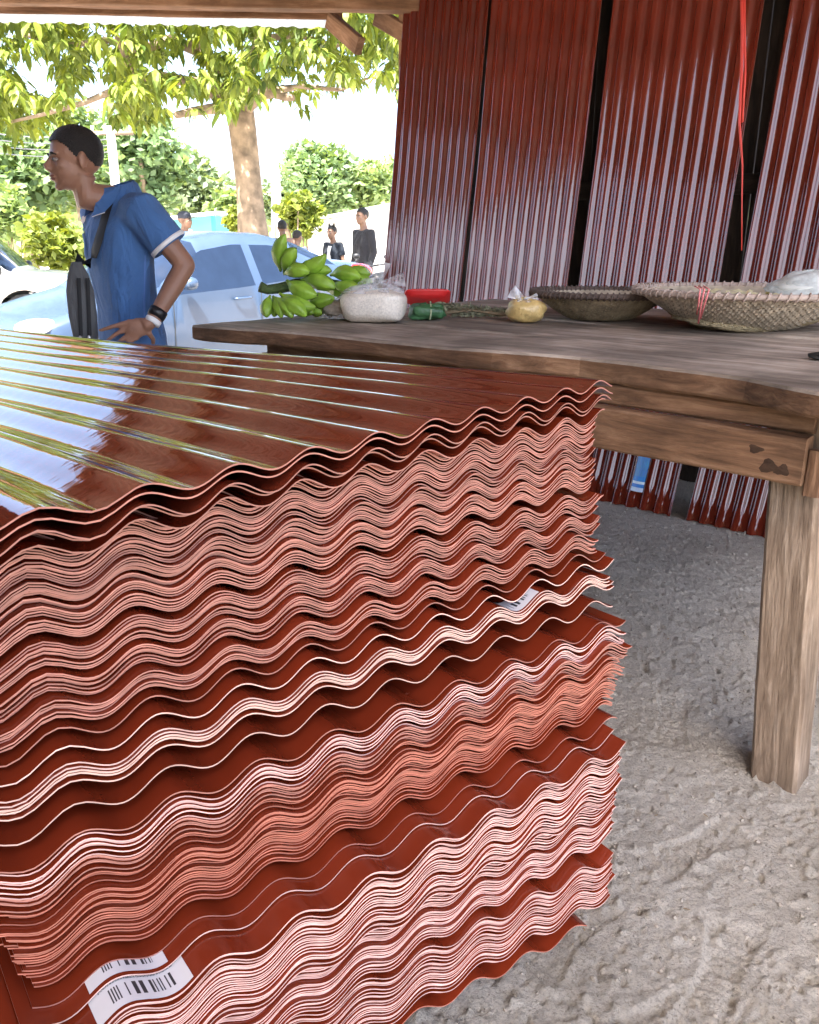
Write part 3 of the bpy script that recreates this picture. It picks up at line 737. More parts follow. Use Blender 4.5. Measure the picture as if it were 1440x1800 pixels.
def plantain(p0, p1, width, bend, seed):
    p0, p1 = Vector(p0), Vector(p1); ax = p1-p0; side = ax.cross(Vector((0, 1, 0))).normalized()
    n = 15; pts = []; rad = []
    for i in range(n):
        t = i/(n-1); pts.append(p0+ax*(t*1.14-.05)+side*(ax.length*bend*4*t*(1-t)*.5))
        rad.append(width*np.interp(t, [0, .10, .26, .5, .76, .92, 1], [.17, .24, .70, 1.0, .84, .42, .12]))
    V = []; F = []; ref = Vector((0, -1, 0)); ns = 15; ro = seed*.7
    for i, p in enumerate(pts):
        t = (pts[min(i+1, n-1)]-pts[max(i-1, 0)]).normalized(); u = (ref-t*ref.dot(t)).normalized(); w = t.cross(u)
        for k in range(ns):
            a = 2*math.pi*k/ns+ro; r = rad[i]*(1+.13*math.cos(5*(a-ro)))
            V.append(p+(u*math.cos(a)+w*math.sin(a))*r)
    for i in range(n-1):
        for k in range(ns): F.append((i*ns+k, i*ns+(k+1) % ns, (i+1)*ns+(k+1) % ns, (i+1)*ns+k))
    F.append(tuple(range(ns))[::-1]); F.append(tuple((n-1)*ns+k for k in range(ns)))
    mi = [0 if i < n-1 else 1 for i in range(n-1) for k in range(ns)]+[1, 1]
    return obj('plantain', V, F, [M['plantain'], M['plantain_tip']], bun, mi=mi)
for k, (a_, b_, dy, wd, bd) in enumerate(BAN):
    Y = YB+dy; sc = Y/1440*1.05
    q0, q1 = Vector(aty(*a_, Y+.03)), Vector(aty(*b_, Y-.02))
    lo = TT+wd*sc*.42
    q0.z = max(q0.z, lo); q1.z = max(q1.z, lo)
    plantain(q0, q1, wd*sc*.52, bd*1.25, k)
MB().tube([aty(457, 504, YB-.03), aty(470, 509, YB-.02), aty(490, 507, YB), aty(520, 500, YB+.04), aty(560, 497, YB+.07), aty(600, 500, YB+.08)], [.020, .017, .019, .022, .022, .014], 10).build('stalk', M['stalk'], bun)

# ---- clear plastic bags
def plastic(name, col=(.93, .95, .97), op=.28, rough=.12):
    m, nt, b = nmat(name)
    tr = N(nt, 'ShaderNodeBsdfTransparent'); tr.inputs[0].default_value = (.97, .97, .98, 1)
    mx = N(nt, 'ShaderNodeMixShader'); out = nt.nodes['Material Output']
    tc = N(nt, 'ShaderNodeTexCoord'); no = N(nt, 'ShaderNodeTexNoise', i_Scale=26.0, i_Detail=5.0); L(nt, tc, 'Object', no, 'Vector')
    mr = N(nt, 'ShaderNodeMapRange'); mr.inputs[1].default_value = .3; mr.inputs[2].default_value = .7; mr.inputs[3].default_value = op*.5; mr.inputs[4].default_value = min(1, op*1.7)
    L(nt, no, 'Fac', mr, 0); L(nt, mr, 0, mx, 0); L(nt, tr, 0, mx, 1); L(nt, b, 0, mx, 2); L(nt, mx, 0, out, 'Surface')
    b.inputs['Base Color'].default_value = tuple(col)+(1,); b.inputs['Roughness'].default_value = rough
    n2 = N(nt, 'ShaderNodeTexNoise', i_Scale=40.0, i_Detail=6.0, i_Distortion=1.5); L(nt, tc, 'Object', n2, 'Vector')
    bp = N(nt, 'ShaderNodeBump', i_Strength=.5, i_Distance=.005); L(nt, n2, 'Fac', bp, 'Height'); L(nt, bp, 'Normal', b, 'Normal')
    return m
M['plastic'] = plastic('clear_plastic_bag', op=.26)
M['rice'] = flat('white_rice', (.80, .74, .63), .35, coat=.5, var=.16, scale=150, bump=.35, bscale=260)
M['masa'] = flat('yellow_meal', (.66, .47, .18), .35, coat=.5, var=.2, scale=40, bump=.4, bscale=150)
def lump(c, r, e=2.6, nu=28, nv=16, noise=.08, seed=0, M3=None, flatz=None):
    """a rounded block (superellipsoid) with an uneven skin, resting on z=flatz"""
    V = []; F = []
    sg = lambda v, p: math.copysign(abs(v)**p, v)
    for j in range(nv+1):
        th = -math.pi/2+math.pi*j/nv
        for i in range(nu):
            ph = 2*math.pi*i/nu
            k = 1+noise*float(fbm(ph*1.3+math.sin(th)*2, th*1.7+seed, 3, seed))*2
            v = Vector((r[0]*sg(math.cos(th), 2/e)*sg(math.cos(ph), 2/e)*k, r[1]*sg(math.cos(th), 2/e)*sg(math.sin(ph), 2/e)*k, r[2]*sg(math.sin(th), 2/e)*k))
            if M3 is not None: v = M3 @ v
            v = v+Vector(c)
            if flatz is not None: v.z = max(v.z, flatz)
            V.append(v)
    for j in range(nv):
        for i in range(nu): F.append((j*nu+i, j*nu+(i+1) % nu, (j+1)*nu+(i+1) % nu, (j+1)*nu+i))
    return V, F
def cone_film(c, z0, r0, top, rt, seed, nu=30, nv=12, ears=0.):
    """gathered film of a tied bag, from a ring round the contents up to a knot"""
    V = []; F = []
    for j in range(nv+1):
        t = j/nv
        for i in range(nu):
            ph = 2*math.pi*i/nu
            rr = [r0[q]*(1-t)**.9+rt*t for q in (0, 1)]
            cr = 1+.22*t*(1-t)*4*math.cos(ph*7+seed)+.10*float(fbm(ph*2, t*4+seed, 2, seed))
            V.append((c[0]+(top[0]-c[0])*t+rr[0]*math.cos(ph)*cr, c[1]+(top[1]-c[1])*t+rr[1]*math.sin(ph)*cr, z0+(top[2]-z0)*t+.012*math.cos(ph*7+seed)*t*(1-t)*3))
    for j in range(nv):
        for i in range(nu): F.append((j*nu+i, j*nu+(i+1) % nu, (j+1)*nu+(i+1) % nu, (j+1)*nu+i))
    return V, F
def film_ear(p0, d, ln, wd, seed):
    n = 8; V = []; F = []; d = Vector(d).normalized(); sd_ = d.cross(Vector((0, 1, .2))).normalized()
    for i in range(n+1):
        t = i/n; w = wd*(.25+.75*t); p = Vector(p0)+d*ln*t+Vector((0, .01*math.sin(t*5+seed), 0))
        for k in range(5):
            s_ = k/4-.5; V.append(p+sd_*w*s_+Vector((0, .012*math.cos(k*2.1+t*6+seed), 0)))
    for i in range(n):
        for k in range(4): F.append((i*5+k, i*5+k+1, (i+1)*5+k+1, (i+1)*5+k))
    return V, F
rc = tbl(655, 566); rcz = TT
rb = empty('rice_bag', (rc.x, rc.y, TT), 'clear tied plastic bag full of white rice on the table', 'bag')
Mr = Matrix.Rotation(math.radians(-8), 3, 'Z')
V, F = lump((rc.x+.005, rc.y+.03, TT+.055), (.118, .080, .058), 3.4, noise=.05, seed=3, M3=Mr, flatz=TT); obj('rice', V, F, M['rice'], rb)
mbg = MB()
knot = Vector(aty(668, 498, rc.y+.03))
V, F = cone_film((rc.x, rc.y+.03), TT+.10, (.115, .075), knot, .012, 2); mbg.add(V, F)
for (dx, dz, ln, wd) in ((-.55, .85, .085, .035), (.25, .95, .075, .045), (.95, .15, .09, .05)):
    V, F = film_ear(knot, (dx, -.1, dz), ln, wd, dx*5); mbg.add(V, F)
mbg.build('film', M['plastic'], rb)
# a second slack bag leaning on its left, holding something grey-brown
gc = tbl(588, 562)
gb = empty('slack_bag', (gc.x, gc.y+.05, TT), 'slack clear plastic bag leaning between the plantains and the rice', 'bag')
V, F = lump((gc.x+.03, gc.y+.05, TT+.032), (.075, .06, .035), 2.4, noise=.16, seed=9, flatz=TT); obj('contents', V, F, flat('bagged_roots', (.30, .26, .21), .8, var=.4, scale=60, bump=.6), gb)
mbg = MB(); V, F = cone_film((gc.x+.03, gc.y+.06), TT+.004, (.092, .075), (gc.x+.13, gc.y+.10, TT+.145), .02, 6); mbg.add(V, F); mbg.build('film', M['plastic'], gb)
# ---- small yellow bag with a twisted white top
yc = tbl(925, 566)
yb = empty('meal_bag', (yc.x, yc.y, TT), 'small knotted bag of yellow meal against the dark sieve', 'bag')
V, F = lump((yc.x, yc.y+.02, TT+.038), (.072, .06, .045), 2.2, noise=.10, seed=12, flatz=TT); obj('meal', V, F, M['masa'], yb)
mbg = MB()
kn = Vector(aty(921, 526, yc.y+.01)); V, F = cone_film((yc.x, yc.y+.02), TT+.07, (.05, .045), kn, .008, 4); mbg.add(V, F)
mbg.build('film', M['plastic'], yb)
mbg = MB(); V, F = film_ear(kn, (-.75, -.1, .45), .055, .05, 2); mbg.add(V, F); V, F = film_ear(kn, (.9, 0, .12), .05, .03, 4); mbg.add(V, F)
mbg.build('twisted_top', plastic('white_bag_top', (.9, .9, .92), .8), yb)
# ---- red plastic tray, leaf-wrapped pack, herb bundle
red = flat('red_plastic', (.72, .025, .025), .35, var=.08, coat=.3)
kc = Vector(atz(752, 548, TT)); kc.y += .06
tr = empty('red_tray', (kc.x, kc.y, TT), 'bright red plastic tray behind the leaf wrapped pack', 'tray')
def dish(c, rx, ry, h, wall, n=40, rim=.012, e=3.0, rot=0):
    rings = []
    sg = lambda v, p: math.copysign(abs(v)**p, v)
    prof = [(.0, .004), (.72, .004), (.80, .012), (.95, h), (1.0, h+rim*.3), (1.04, h), (1.02, h-.004), (.97, h-.006), (.82, .004), (.74, .0), (0, 0)]
    for (s_, z_) in prof:
        rg = []
        for i in range(n):
            ph = 2*math.pi*i/n
            v = Vector((rx*s_*sg(math.cos(ph), 2/e), ry*s_*sg(math.sin(ph), 2/e), z_)); v = Matrix.Rotation(rot, 3, 'Z') @ v
            rg.append(v+Vector(c))
        rings.append(rg)
    return MB().loft(rings)
# the tray is tipped up on its edge: build flat, then tilt
mb = dish((0, 0, 0), .092, .050, .020, .003, e=6)
Mt = Matrix.Rotation(math.radians(-38), 3, 'X')
mb.V = [tuple(Mt @ Vector(v)+Vector((kc.x, kc.y, TT+.040))) for v in mb.V]
mb.build('tray', red, tr)
mb2 = MB().tube([(kc.x-.095, kc.y-.045, TT+.020), (kc.x-.118, kc.y-.07, TT+.012), (kc.x-.10, kc.y-.08, TT+.004)], .009, 8); mb2.build('handle', red, tr)
lc = Vector(atz(750, 563, TT))
leafm = flat('wrapping_leaf', (.045, .13, .05), .45, var=.35, scale=30, bump=.4, bscale=60)
lw = empty('leaf_pack', (lc.x, lc.y, TT), 'dark green leaf wrapped pack in front of the red tray', 'pack')
V, F = lump((lc.x, lc.y+.02, TT+.030), (.060, .042, .028), 3.4, noise=.22, seed=21, flatz=TT); obj('leaf_wrap', V, F, leafm, lw)
MB().tube([(lc.x+.012, lc.y-.024, TT+.004), (lc.x+.016, lc.y-.026, TT+.035), (lc.x+.014, lc.y+.01, TT+.066)], .003, 6).build('tie', flat('fibre_tie', (.45, .5, .3), .7), lw)
hc = Vector(atz(828, 560, TT))
hb = empty('herb_bundle', (hc.x, hc.y, TT), 'flat bundle of dry grey green herbs lying along the table', 'herbs')
HV = []; HF = []
for k in range(420):
    t = rng.random(); c = np.array([hc.x-.125+.26*t, hc.y+.03+.05*(rng.random()-.5), TT+.008+.05*rng.random()*(1-.55*t)])
    d = rng.standard_normal(3)*[1, .6, .45]; d /= np.linalg.norm(d); s_ = np.cross(d, rng.standard_normal(3)); s_ /= np.linalg.norm(s_)
    ln = .022+.03*rng.random(); wd = .004+.006*rng.random(); b = len(HV)
    P = [c-d*ln/2, c+s_*wd/2, c+d*ln/2, c-s_*wd/2]
    for p in P: HV.append((p[0], p[1], max(p[2], TT+.001)))
    HF.append((b, b+1, b+2, b+3))
o = obj('herb_leaves', HV, HF, flat('dry_herb', (.20, .20, .12), .85, var=.6, scale=70), hb); o['kind'] = 'stuff'
for k in range(6):
    MB().tube([(hc.x-.13, hc.y+.02+.01*k-.03, TT+.015+.004*k), (hc.x+.0, hc.y+.03+.006*k-.02, TT+.03), (hc.x+.135, hc.y+.02+.012*k-.03, TT+.012+.003*k)], .0035, 6).build('stem', flat('herb_stem', (.22, .17, .10), .85), hb)

# ---- woven sieves
def sieve(c, r, h, base, nst, mats, name, label, tiltx=0., tilty=0.):
    root = empty(name, c, label, 'basket')
    Tm = Matrix.Rotation(tiltx, 3, 'X') @ Matrix.Rotation(tilty, 3, 'Y')
    def surf(x, y):
        d = math.hypot(x, y)/r
        return h*min(1, max(0, (d-base)/(1-base)))**1.25 if d > base else 0.
    # dense inner skin
    V = []; F = []; nu = 56; nv = 12
    for j in range(nv+1):
        d = j/nv*.985
        for i in range(nu):
            ph = 2*math.pi*i/nu; x, y = r*d*math.cos(ph), r*d*math.sin(ph); V.append(Tm @ Vector((x, y, surf(x, y)+.0035))+Vector(c))
    for j in range(nv):
        for i in range(nu): F.append((j*nu+i, j*nu+(i+1) % nu, (j+1)*nu+(i+1) % nu, (j+1)*nu+i))
    obj('inner_mesh', V, F, mats[1], root)
    # over-and-under strands, both ways
    for axis in (0, 1):
        SV = []; SF = []
        for k in range(nst):
            o_ = (k+.5)/nst*2-1; half = math.sqrt(max(0, 1-o_*o_))*.985
            ns = max(6, int(nst*half)); wd = r/nst*.62
            b = len(SV)
            for i in range(ns+1):
                s_ = -half+2*half*i/ns
                x, y = (s_*r, o_*r) if axis == 0 else (o_*r, s_*r)
                up = .0022*(1 if (i+k+axis) % 2 else -1)
                z = surf(x, y)+up
                e = Vector((0, wd, 0)) if axis == 0 else Vector((wd, 0, 0))
                for sgn in (-1, 1):
                    q_ = Vector((x, y, z))+e*sgn; dd = math.hypot(q_.x, q_.y); q_.z = surf(q_.x, q_.y)+up
                    SV.append(Tm @ q_+Vector(c))
            for i in range(ns): SF.append((b+2*i, b+2*i+1, b+2*i+3, b+2*i+2))
        o = obj('woven_strands', SV, SF, mats[0], root, smooth=False); o['kind'] = 'stuff'
    # coiled rim
    rim = MB(); n = 300; rad = .012
    core = [Tm @ Vector((r*math.cos(2*math.pi*i/60), r*math.sin(2*math.pi*i/60), h))+Vector(c) for i in range(61)]
    rim.tube(core, rad*.8, 8, caps=False)
    pts = [Tm @ (Vector((r*math.cos(t), r*math.sin(t), h))+Vector((math.cos(t), math.sin(t), 0))*rad*math.cos(t*80)+Vector((0, 0, rad*math.sin(t*80))))+Vector(c) for t in [2*math.pi*i/640 for i in range(641)]]
    rim.tube(pts, .0035, 5, caps=False)
    rim.build('rim', mats[2], root)
    return root, surf, Tm
straw = flat('woven_straw', (.60, .52, .40), .8, var=.35, scale=35, bump=.3, bscale=200)
straw_in = flat('sieve_inside', (.44, .37, .27), .9, var=.3, scale=25)
rimm = flat('coiled_rim', (.42, .33, .27), .8, var=.3, scale=40)
dstraw = flat('dark_woven_straw', (.34, .27, .17), .8, var=.45, scale=30, bump=.3, bscale=200)
drim = flat('dark_rim', (.10, .07, .055), .8, var=.3, scale=40)
c2 = Vector(atz(1290, 545, TT+.02)); c2 = Vector((1.135, 2.835, TT+.004))
root2, surf2, T2 = sieve(c2, .368, .115, .42, 62, (straw, straw_in, rimm), 'woven_sieve', 'wide pale woven straw sieve with pink string on its rim')
c1b = Vector((.712, 3.143, TT+.004))
sieve(c1b, .253, .090, .45, 46, (dstraw, straw_in, drim), 'woven_sieve', 'smaller dark woven sieve beside the yellow meal bag')
# pink string hanging from the rim of the pale sieve
pk = flat('pink_string', (.75, .22, .22), .6)
st = MB()
for k, off in enumerate((0, .012, -.010)):
    b0_ = aty(1238+off*700, 512, 2.52); st.tube([Vector(b0_)+Vector((0, .05, .012)), Vector(b0_)+Vector((0, 0, .006)), Vector(aty(1233+off*500, 535, 2.535)), Vector(aty(1228+off*300, 568-8*k, 2.58))], .0028, 6)
st.build('string', pk, root2)
# contents of the pale sieve: peelings, and a milky bag at the frame edge
pm = flat('pale_peelings', (.72, .66, .40), .7, var=.25, scale=50)
pl = MB()
for k in range(16):
    x, y = c2.x-.02+.20*(rng.random()-.5), c2.y-.0+.16*(rng.random()-.5)
    zb = c2.z+.085+.025*rng.random(); an = rng.random()*6; ln = .05+.05*rng.random()
    d = Vector((math.cos(an), math.sin(an), .25*rng.standard_normal())); s_ = Vector((-d.y, d.x, 0))*.010
    p = Vector((x, y, zb)); pl.add([p-d*ln/2-s_, p-d*ln/2+s_, p+d*ln/2+s_*.6+Vector((0, 0, .01)), p+d*ln/2-s_*.6+Vector((0, 0, .01)), p+Vector((0, 0, .014))], [(0, 1, 4), (1, 2, 4), (2, 3, 4), (3, 0, 4)])
V, F = lump((c2.x, c2.y, c2.z+.035), (.24, .22, .055), 2.0, noise=.12, seed=31)
mpl = empty('sieve_contents', (c2.x, c2.y, c2.z+.02), 'pale peelings and husks heaped inside the wide straw sieve', 'peelings')
obj('husk_heap', V, F, flat('husks', (.42, .34, .20), .9, var=.35, scale=45, bump=.8, bscale=120), mpl); o = pl.build('peelings', pm, mpl); o['kind'] = 'stuff'
wb = empty('milky_bag', (c2.x+.22, c2.y+.02, c2.z+.06), 'milky plastic bag lying in the right side of the sieve', 'bag')
V, F = lump((c2.x+.215, c2.y+.02, c2.z+.115), (.13, .12, .06), 2.2, noise=.16, seed=41); obj('film', V, F, plastic('milky_plastic', (.75, .80, .76), .85, .3), wb)
V, F = lump((c2.x+.215, c2.y+.02, c2.z+.105), (.11, .10, .05), 2.2, noise=.16, seed=42); obj('contents', V, F, flat('cheese', (.72, .74, .68), .6), wb)
# dark scrap at the right border of the table
dc = Vector(atz(1440, 632, TT))
V, F = lump((dc.x+.02, dc.y, TT+.008), (.04, .03, .010), 2.2, noise=.2, seed=51, flatz=TT)
tag(obj('dark_scrap', V, F, flat('black_scrap', (.012, .014, .012), .6)), 'flat black scrap lying on the table at the frame edge', 'scrap')
# ================================================================== PEOPLE
def remeshed(name, mb, vox, mat, parent, smooth_it=4, fac=.5):
    """fuse overlapping shapes into one continuous surface"""
    me = mesh(name+'_raw', mb.V, mb.F, [mat])
    t = bpy.data.objects.new('tmp', me); COL.objects.link(t)
    m = t.modifiers.new('r', 'REMESH'); m.mode = 'VOXEL'; m.voxel_size = vox
    s_ = t.modifiers.new('s', 'SMOOTH'); s_.iterations = smooth_it; s_.factor = fac
    dg = bpy.context.evaluated_depsgraph_get()
    out = bpy.data.meshes.new_from_object(t.evaluated_get(dg)); out.name = name
    bpy.data.objects.remove(t); bpy.data.meshes.remove(me)
    if not out.materials: out.materials.append(mat)
    else: out.materials[0] = mat
    out.polygons.foreach_set('use_smooth', np.ones(len(out.polygons), bool))
    return link(name, out, parent)
def ring(c, rx, ry, fx, ly, n=20, e=2.2, tilt=0.):
    """an oval section: rx along fx (front-back), ry along ly (side-side)"""
    sg = lambda v, p: math.copysign(abs(v)**p, v); out = []
    for i in range(n):
        a = 2*math.pi*i/n; x, y = rx*sg(math.cos(a), 2/e), ry*sg(math.sin(a), 2/e)
        out.append(Vector(c)+fx*x+ly*y+Vector((0, 0, tilt*x)))
    return out
def skin_mat(name, col):
    m = flat(name, col, .5, var=.10, scale=18, bump=.12, bscale=140)
    b = m.node_tree.nodes['Principled BSDF']; b.inputs['Subsurface Weight'].default_value = .08; b.inputs['Subsurface Radius'].default_value = (.01, .004, .002)
    return m
def cloth(name, col, bump=.5, bscale=14, var=.12):
    m, nt, b = nmat(name)
    tc = N(nt, 'ShaderNodeTexCoord'); no = N(nt, 'ShaderNodeTexNoise', i_Scale=6.0, i_Detail=5.0); L(nt, tc, 'Object', no, 'Vector')
    r = ramp(nt, [(.3, [c*(1-var) for c in col]), (.7, [min(1, c*(1+var)) for c in col])]); L(nt, no, 'Fac', r, 'Fac'); L(nt, r, 'Color', b, 'Base Color')
    b.inputs['Roughness'].default_value = .85; b.inputs['Sheen Weight'].default_value = .08; b.inputs['Specular IOR Level'].default_value = .25
    mp = N(nt, 'ShaderNodeMapping'); mp.inputs['Scale'].default_value = (1, 1, .45); L(nt, tc, 'Object', mp, 'Vector')
    n2 = N(nt, 'ShaderNodeTexNoise', i_Scale=bscale, i_Detail=3.0, i_Distortion=1.2); L(nt, mp, 0, n2, 'Vector')
    n3 = N(nt, 'ShaderNodeTexNoise', i_Scale=700.0, i_Detail=2.0); L(nt, tc, 'Object', n3, 'Vector')
    ml = N(nt, 'ShaderNodeMath', operation='MULTIPLY_ADD'); ml.inputs[1].default_value = .06; L(nt, n3, 'Fac', ml, 0); L(nt, n2, 'Fac', ml, 2)
    bp = N(nt, 'ShaderNodeBump', i_Strength=bump, i_Distance=.06); L(nt, ml, 0, bp, 'Height'); L(nt, bp, 'Normal', b, 'Normal')
    return m
def head_shapes(mb, hc, f, l, s=1.0):
    """skull, jaw, nose, lips, brow, ears round the head centre hc; f faces forward, l to its left"""
    u = Vector((0, 0, 1)); Mx = Matrix((f, l, u)).transposed()
    P = lambda x, y, z: Vector(hc)+f*x*s+l*y*s+u*z*s
    mb.ell(P(-.012, 0, .030), (.096*s, .075*s, .088*s), Mx, 20, 14)          # skull
    mb.ell(P(.020, 0, -.028), (.070*s, .060*s, .075*s), Mx, 18, 12)          # face
    mb.ell(P(.036, 0, -.074), (.043*s, .045*s, .030*s), Mx, 14, 10)          # jaw
    mb.ell(P(.066, 0, -.093), (.017*s, .022*s, .015*s), Mx, 12, 8)           # chin
    mb.ell(P(.076, .0, .022), (.012*s, .050*s, .011*s), Mx, 12, 8)           # brow
    mb.tube([P(.082, 0, .012), P(.094, 0, -.008), P(.107, 0, -.026)], [.008*s, .010*s, .012*s], 8)    # nose
    mb.ell(P(.098, 0, -.030), (.013*s, .019*s, .010*s), Mx, 10, 8)
    mb.ell(P(.085, 0, -.054), (.012*s, .024*s, .0065*s), Mx, 10, 6)          # lips
    mb.ell(P(.082, 0, -.066), (.012*s, .022*s, .0075*s), Mx, 10, 6)
    for sy in (-1, 1):
        mb.ell(P(.060, sy*.040, -.018), (.018*s, .018*s, .018*s), Mx, 10, 8)  # cheek
        mb.ell(P(-.012, sy*.077, -.004), (.019*s, .009*s, .032*s), Mx @ Matrix.Rotation(sy*.35, 3, 'Z'), 12, 8)   # ear
    return P, Mx
def hair_cap(name, hc, f, l, mat, parent, s=1.0, line=.045):
    u = Vector((0, 0, 1)); V = []; idx = {}; F = []; nu = 96; nv = 56; keep = []
    for j in range(nv+1):
        th = math.pi*j/nv
        for i in range(nu):
            ph = 2*math.pi*i/nu
            x, y, z = math.sin(th)*math.cos(ph), math.sin(th)*math.sin(ph), math.cos(th)
            tk_ = float(np.interp(z, [-.6, 0., .45, .8], [.0008, .0022, .0075, .0095]))
            px_, py_, pz_ = -.012+(.096+tk_)*x, (.075+tk_)*y, .030+(.088+tk_)*z
            # front line above the brow, sideburn at the ear, nape at the back
            lim = np.interp(px_, [-.115, -.06, -.02, .01, .04, .065, .09], [-.022, -.020, .012, .004, .040, .062, .066])
            keep.append(pz_ > lim)
            t = 1+.012*float(fbm(ph*9, th*9, 2, 3))
            V.append(Vector(hc)+(f*(px_*t)+l*(py_*t)+u*(pz_*t))*s)
    for j in range(nv):
        for i in range(nu):
            q_ = (j*nu+i, (j+1)*nu+i, (j+1)*nu+(i+1) % nu, j*nu+(i+1) % nu)
            if all(keep[k] for k in q_): F.append(q_)
    used = sorted({k for q_ in F for k in q_}); mp_ = {k: i for i, k in enumerate(used)}
    return obj(name, [V[k] for k in used], [tuple(mp_[k] for k in q_) for q_ in F], mat, parent)
def face_details(P, Mx, s, parent, dark, browcol):
    ew = flat('eye_white', (.26, .22, .20), .3)
    for sy in (-1, 1):
        e = MB().ell(P(.0745, sy*.0315, .000), (.011*s, .0135*s, .0075*s), Mx, 10, 8).build('eye', ew, parent)
        MB().ell(P(.0845, sy*.0318, .000), (.0025*s, .0055*s, .0058*s), Mx, 8, 6).build('iris', dark, e)
        MB().tube([P(.088, sy*.013, .0165), P(.087, sy*.030, .0225), P(.074, sy*.049, .0165)], [.0038*s, .0048*s, .002*s], 6).build('eyebrow', browcol, parent)

# ---------------------------------------------------------------- man in the blue polo
MY = 3.22
man = empty('person', (-1.10, MY+.05, 0), 'man in blue polo shirt, one hand on hip, looking to the left', 'person')
SK = skin_mat('brown_skin', (.30, .155, .10)); HAIR = flat('black_hair', (.010, .008, .007), .6, var=.4, scale=120, bump=.7, bscale=260)
POLO = cloth('blue_polo', (.072, .175, .41), .8, 9); JEANS = cloth('dark_jeans', (.035, .075, .19), .5, 12); WHT = flat('white_trim', (.80, .80, .80), .7)
f = Vector((-.74, -.67, 0)).normalized(); l = Vector((0, 0, 1)).cross(f).normalized()      # his left points to the camera's right
hf = Vector((-.83, -.56, 0)).normalized(); hl = Vector((0, 0, 1)).cross(hf).normalized()
hc = Vector(aty(131, 283, MY-.02))
ctr = lambda z, dx=0, dy=0: Vector((-1.095, MY+.055, z))+f*dx+l*dy
shL = ctr(1.345, -.01, .178); shR = ctr(1.345, .0, -.175)
elL = Vector(aty(326, 466, MY-.06)); wrL = Vector(aty(268, 566, MY-.17))
mb = MB()
P, Mx = head_shapes(mb, hc, hf, hl, .95)
mb.tube([hc+hf*-.022+Vector((0, 0, -.05)), hc+hf*-.020+Vector((0, 0, -.115)), ctr(1.385, -.015), ctr(1.33, -.02)], [.050, .052, .060, .075], 14)
# trunk under the shirt
mb.loft([ring(ctr(z, dx), rx, ry, f, l) for z, dx, rx, ry in [(.80, -.01, .085, .135), (.90, -.01, .085, .13), (1.02, 0, .085, .125), (1.15, .01, .095, .145), (1.27, .005, .095, .155), (1.345, -.01, .07, .14), (1.385, -.015, .05, .07)]])
mb.tube([shL, shL.lerp(elL, .5), elL], [.050, .044, .038], 12); mb.tube([elL, elL.lerp(wrL, .35), wrL], [.037, .037, .025], 12); mb.ell(elL, (.036, .036, .036))
# left hand on the hip: palm, four fingers forward, thumb behind
hd = (Vector(aty(222, 584, MY-.185))-wrL); hd = hd.normalized(); hn = Vector((.15, -.95, .1)).normalized(); hs = hd.cross(hn).normalized()
Mh = Matrix((hd, hs, hn)).transposed()
mb.tube([wrL, wrL+hd*.03], [.024, .026], 10)
mb.ell(wrL+hd*.058, (.048, .036, .017), Mh, 14, 10)
for k, (o_, ln, bnd) in enumerate([(.031, .100, .06), (.010, .092, .35), (-.012, .084, .50), (-.032, .066, .60)]):
    b0_ = wrL+hd*.088+hs*o_
    d1 = (hd+Vector((0, .02, .10-.13*k))).normalized(); p1 = b0_+d1*ln*.45; d2 = (d1*math.cos(bnd*.6)+hs*0+Vector((0, .10*bnd, -bnd*.6))).normalized()
    p2 = p1+d2*ln*.32; p3 = p2+(d2+Vector((0, .12*bnd, -.3*bnd))).normalized()*ln*.26
    mb.tube([b0_-hd*.02, b0_, p1, p2, p3], [.0095, .0095, .0088, .0078, .0062], 8)
th0 = wrL+hd*.028+hs*-.028
mb.tube([th0, th0+Vector((.005, .03, -.030)), th0+Vector((-.005, .055, -.060))], [.011, .0095, .007], 8)
# right arm hangs on the far side
elR = shR+Vector((.02, .03, -.27)); wrR = elR+f*.07+Vector((0, 0, -.24))
mb.tube([shR, shR.lerp(elR, .5), elR], [.048, .044, .037], 12); mb.tube([elR, elR.lerp(wrR, .35), wrR], [.036, .036, .025], 12)
mb.ell(wrR+Vector((0, 0, -.07)), (.03, .018, .05)); 
for k in range(4): mb.tube([wrR+f*(.02-.014*k)+Vector((0, 0, -.10)), wrR+f*(.025-.014*k)+Vector((0, 0, -.15)), wrR+f*(.035-.014*k)+Vector((0, 0, -.18+.008*abs(k-1)))], [.009, .008, .006], 7)
mb.tube([wrR+f*.028+Vector((0, 0, -.05)), wrR+f*.05+Vector((0, 0, -.095)), wrR+f*.055+Vector((0, 0, -.12))], [.010, .009, .007], 7)
# legs
hips = [ctr(.86, -.01, .085), ctr(.86, -.01, -.085)]
for sgn, hp in zip((1, -1), hips):
    kn_ = Vector((hp.x, hp.y, .47))+f*.02; an_ = Vector((hp.x, hp.y, .08))-f*.01+l*.02*sgn
    mb.tube([hp, kn_, an_], [.075, .050, .036], 12)
body = remeshed('body', mb, .0055, SK, man, 3)
face_details(P, Mx, .95, man, flat('iris', (.02, .012, .008), .15), HAIR)
MB().ell(P(.0885, 0, -.0555), (.010, .0225, .0050), Mx, 12, 6).ell(P(.0855, 0, -.0665), (.010, .0205, .0058), Mx, 12, 6).build('lips', flat('lips', (.17, .06, .045), .5), man)
hair_cap('hair', hc, hf, hl, HAIR, man, .95)
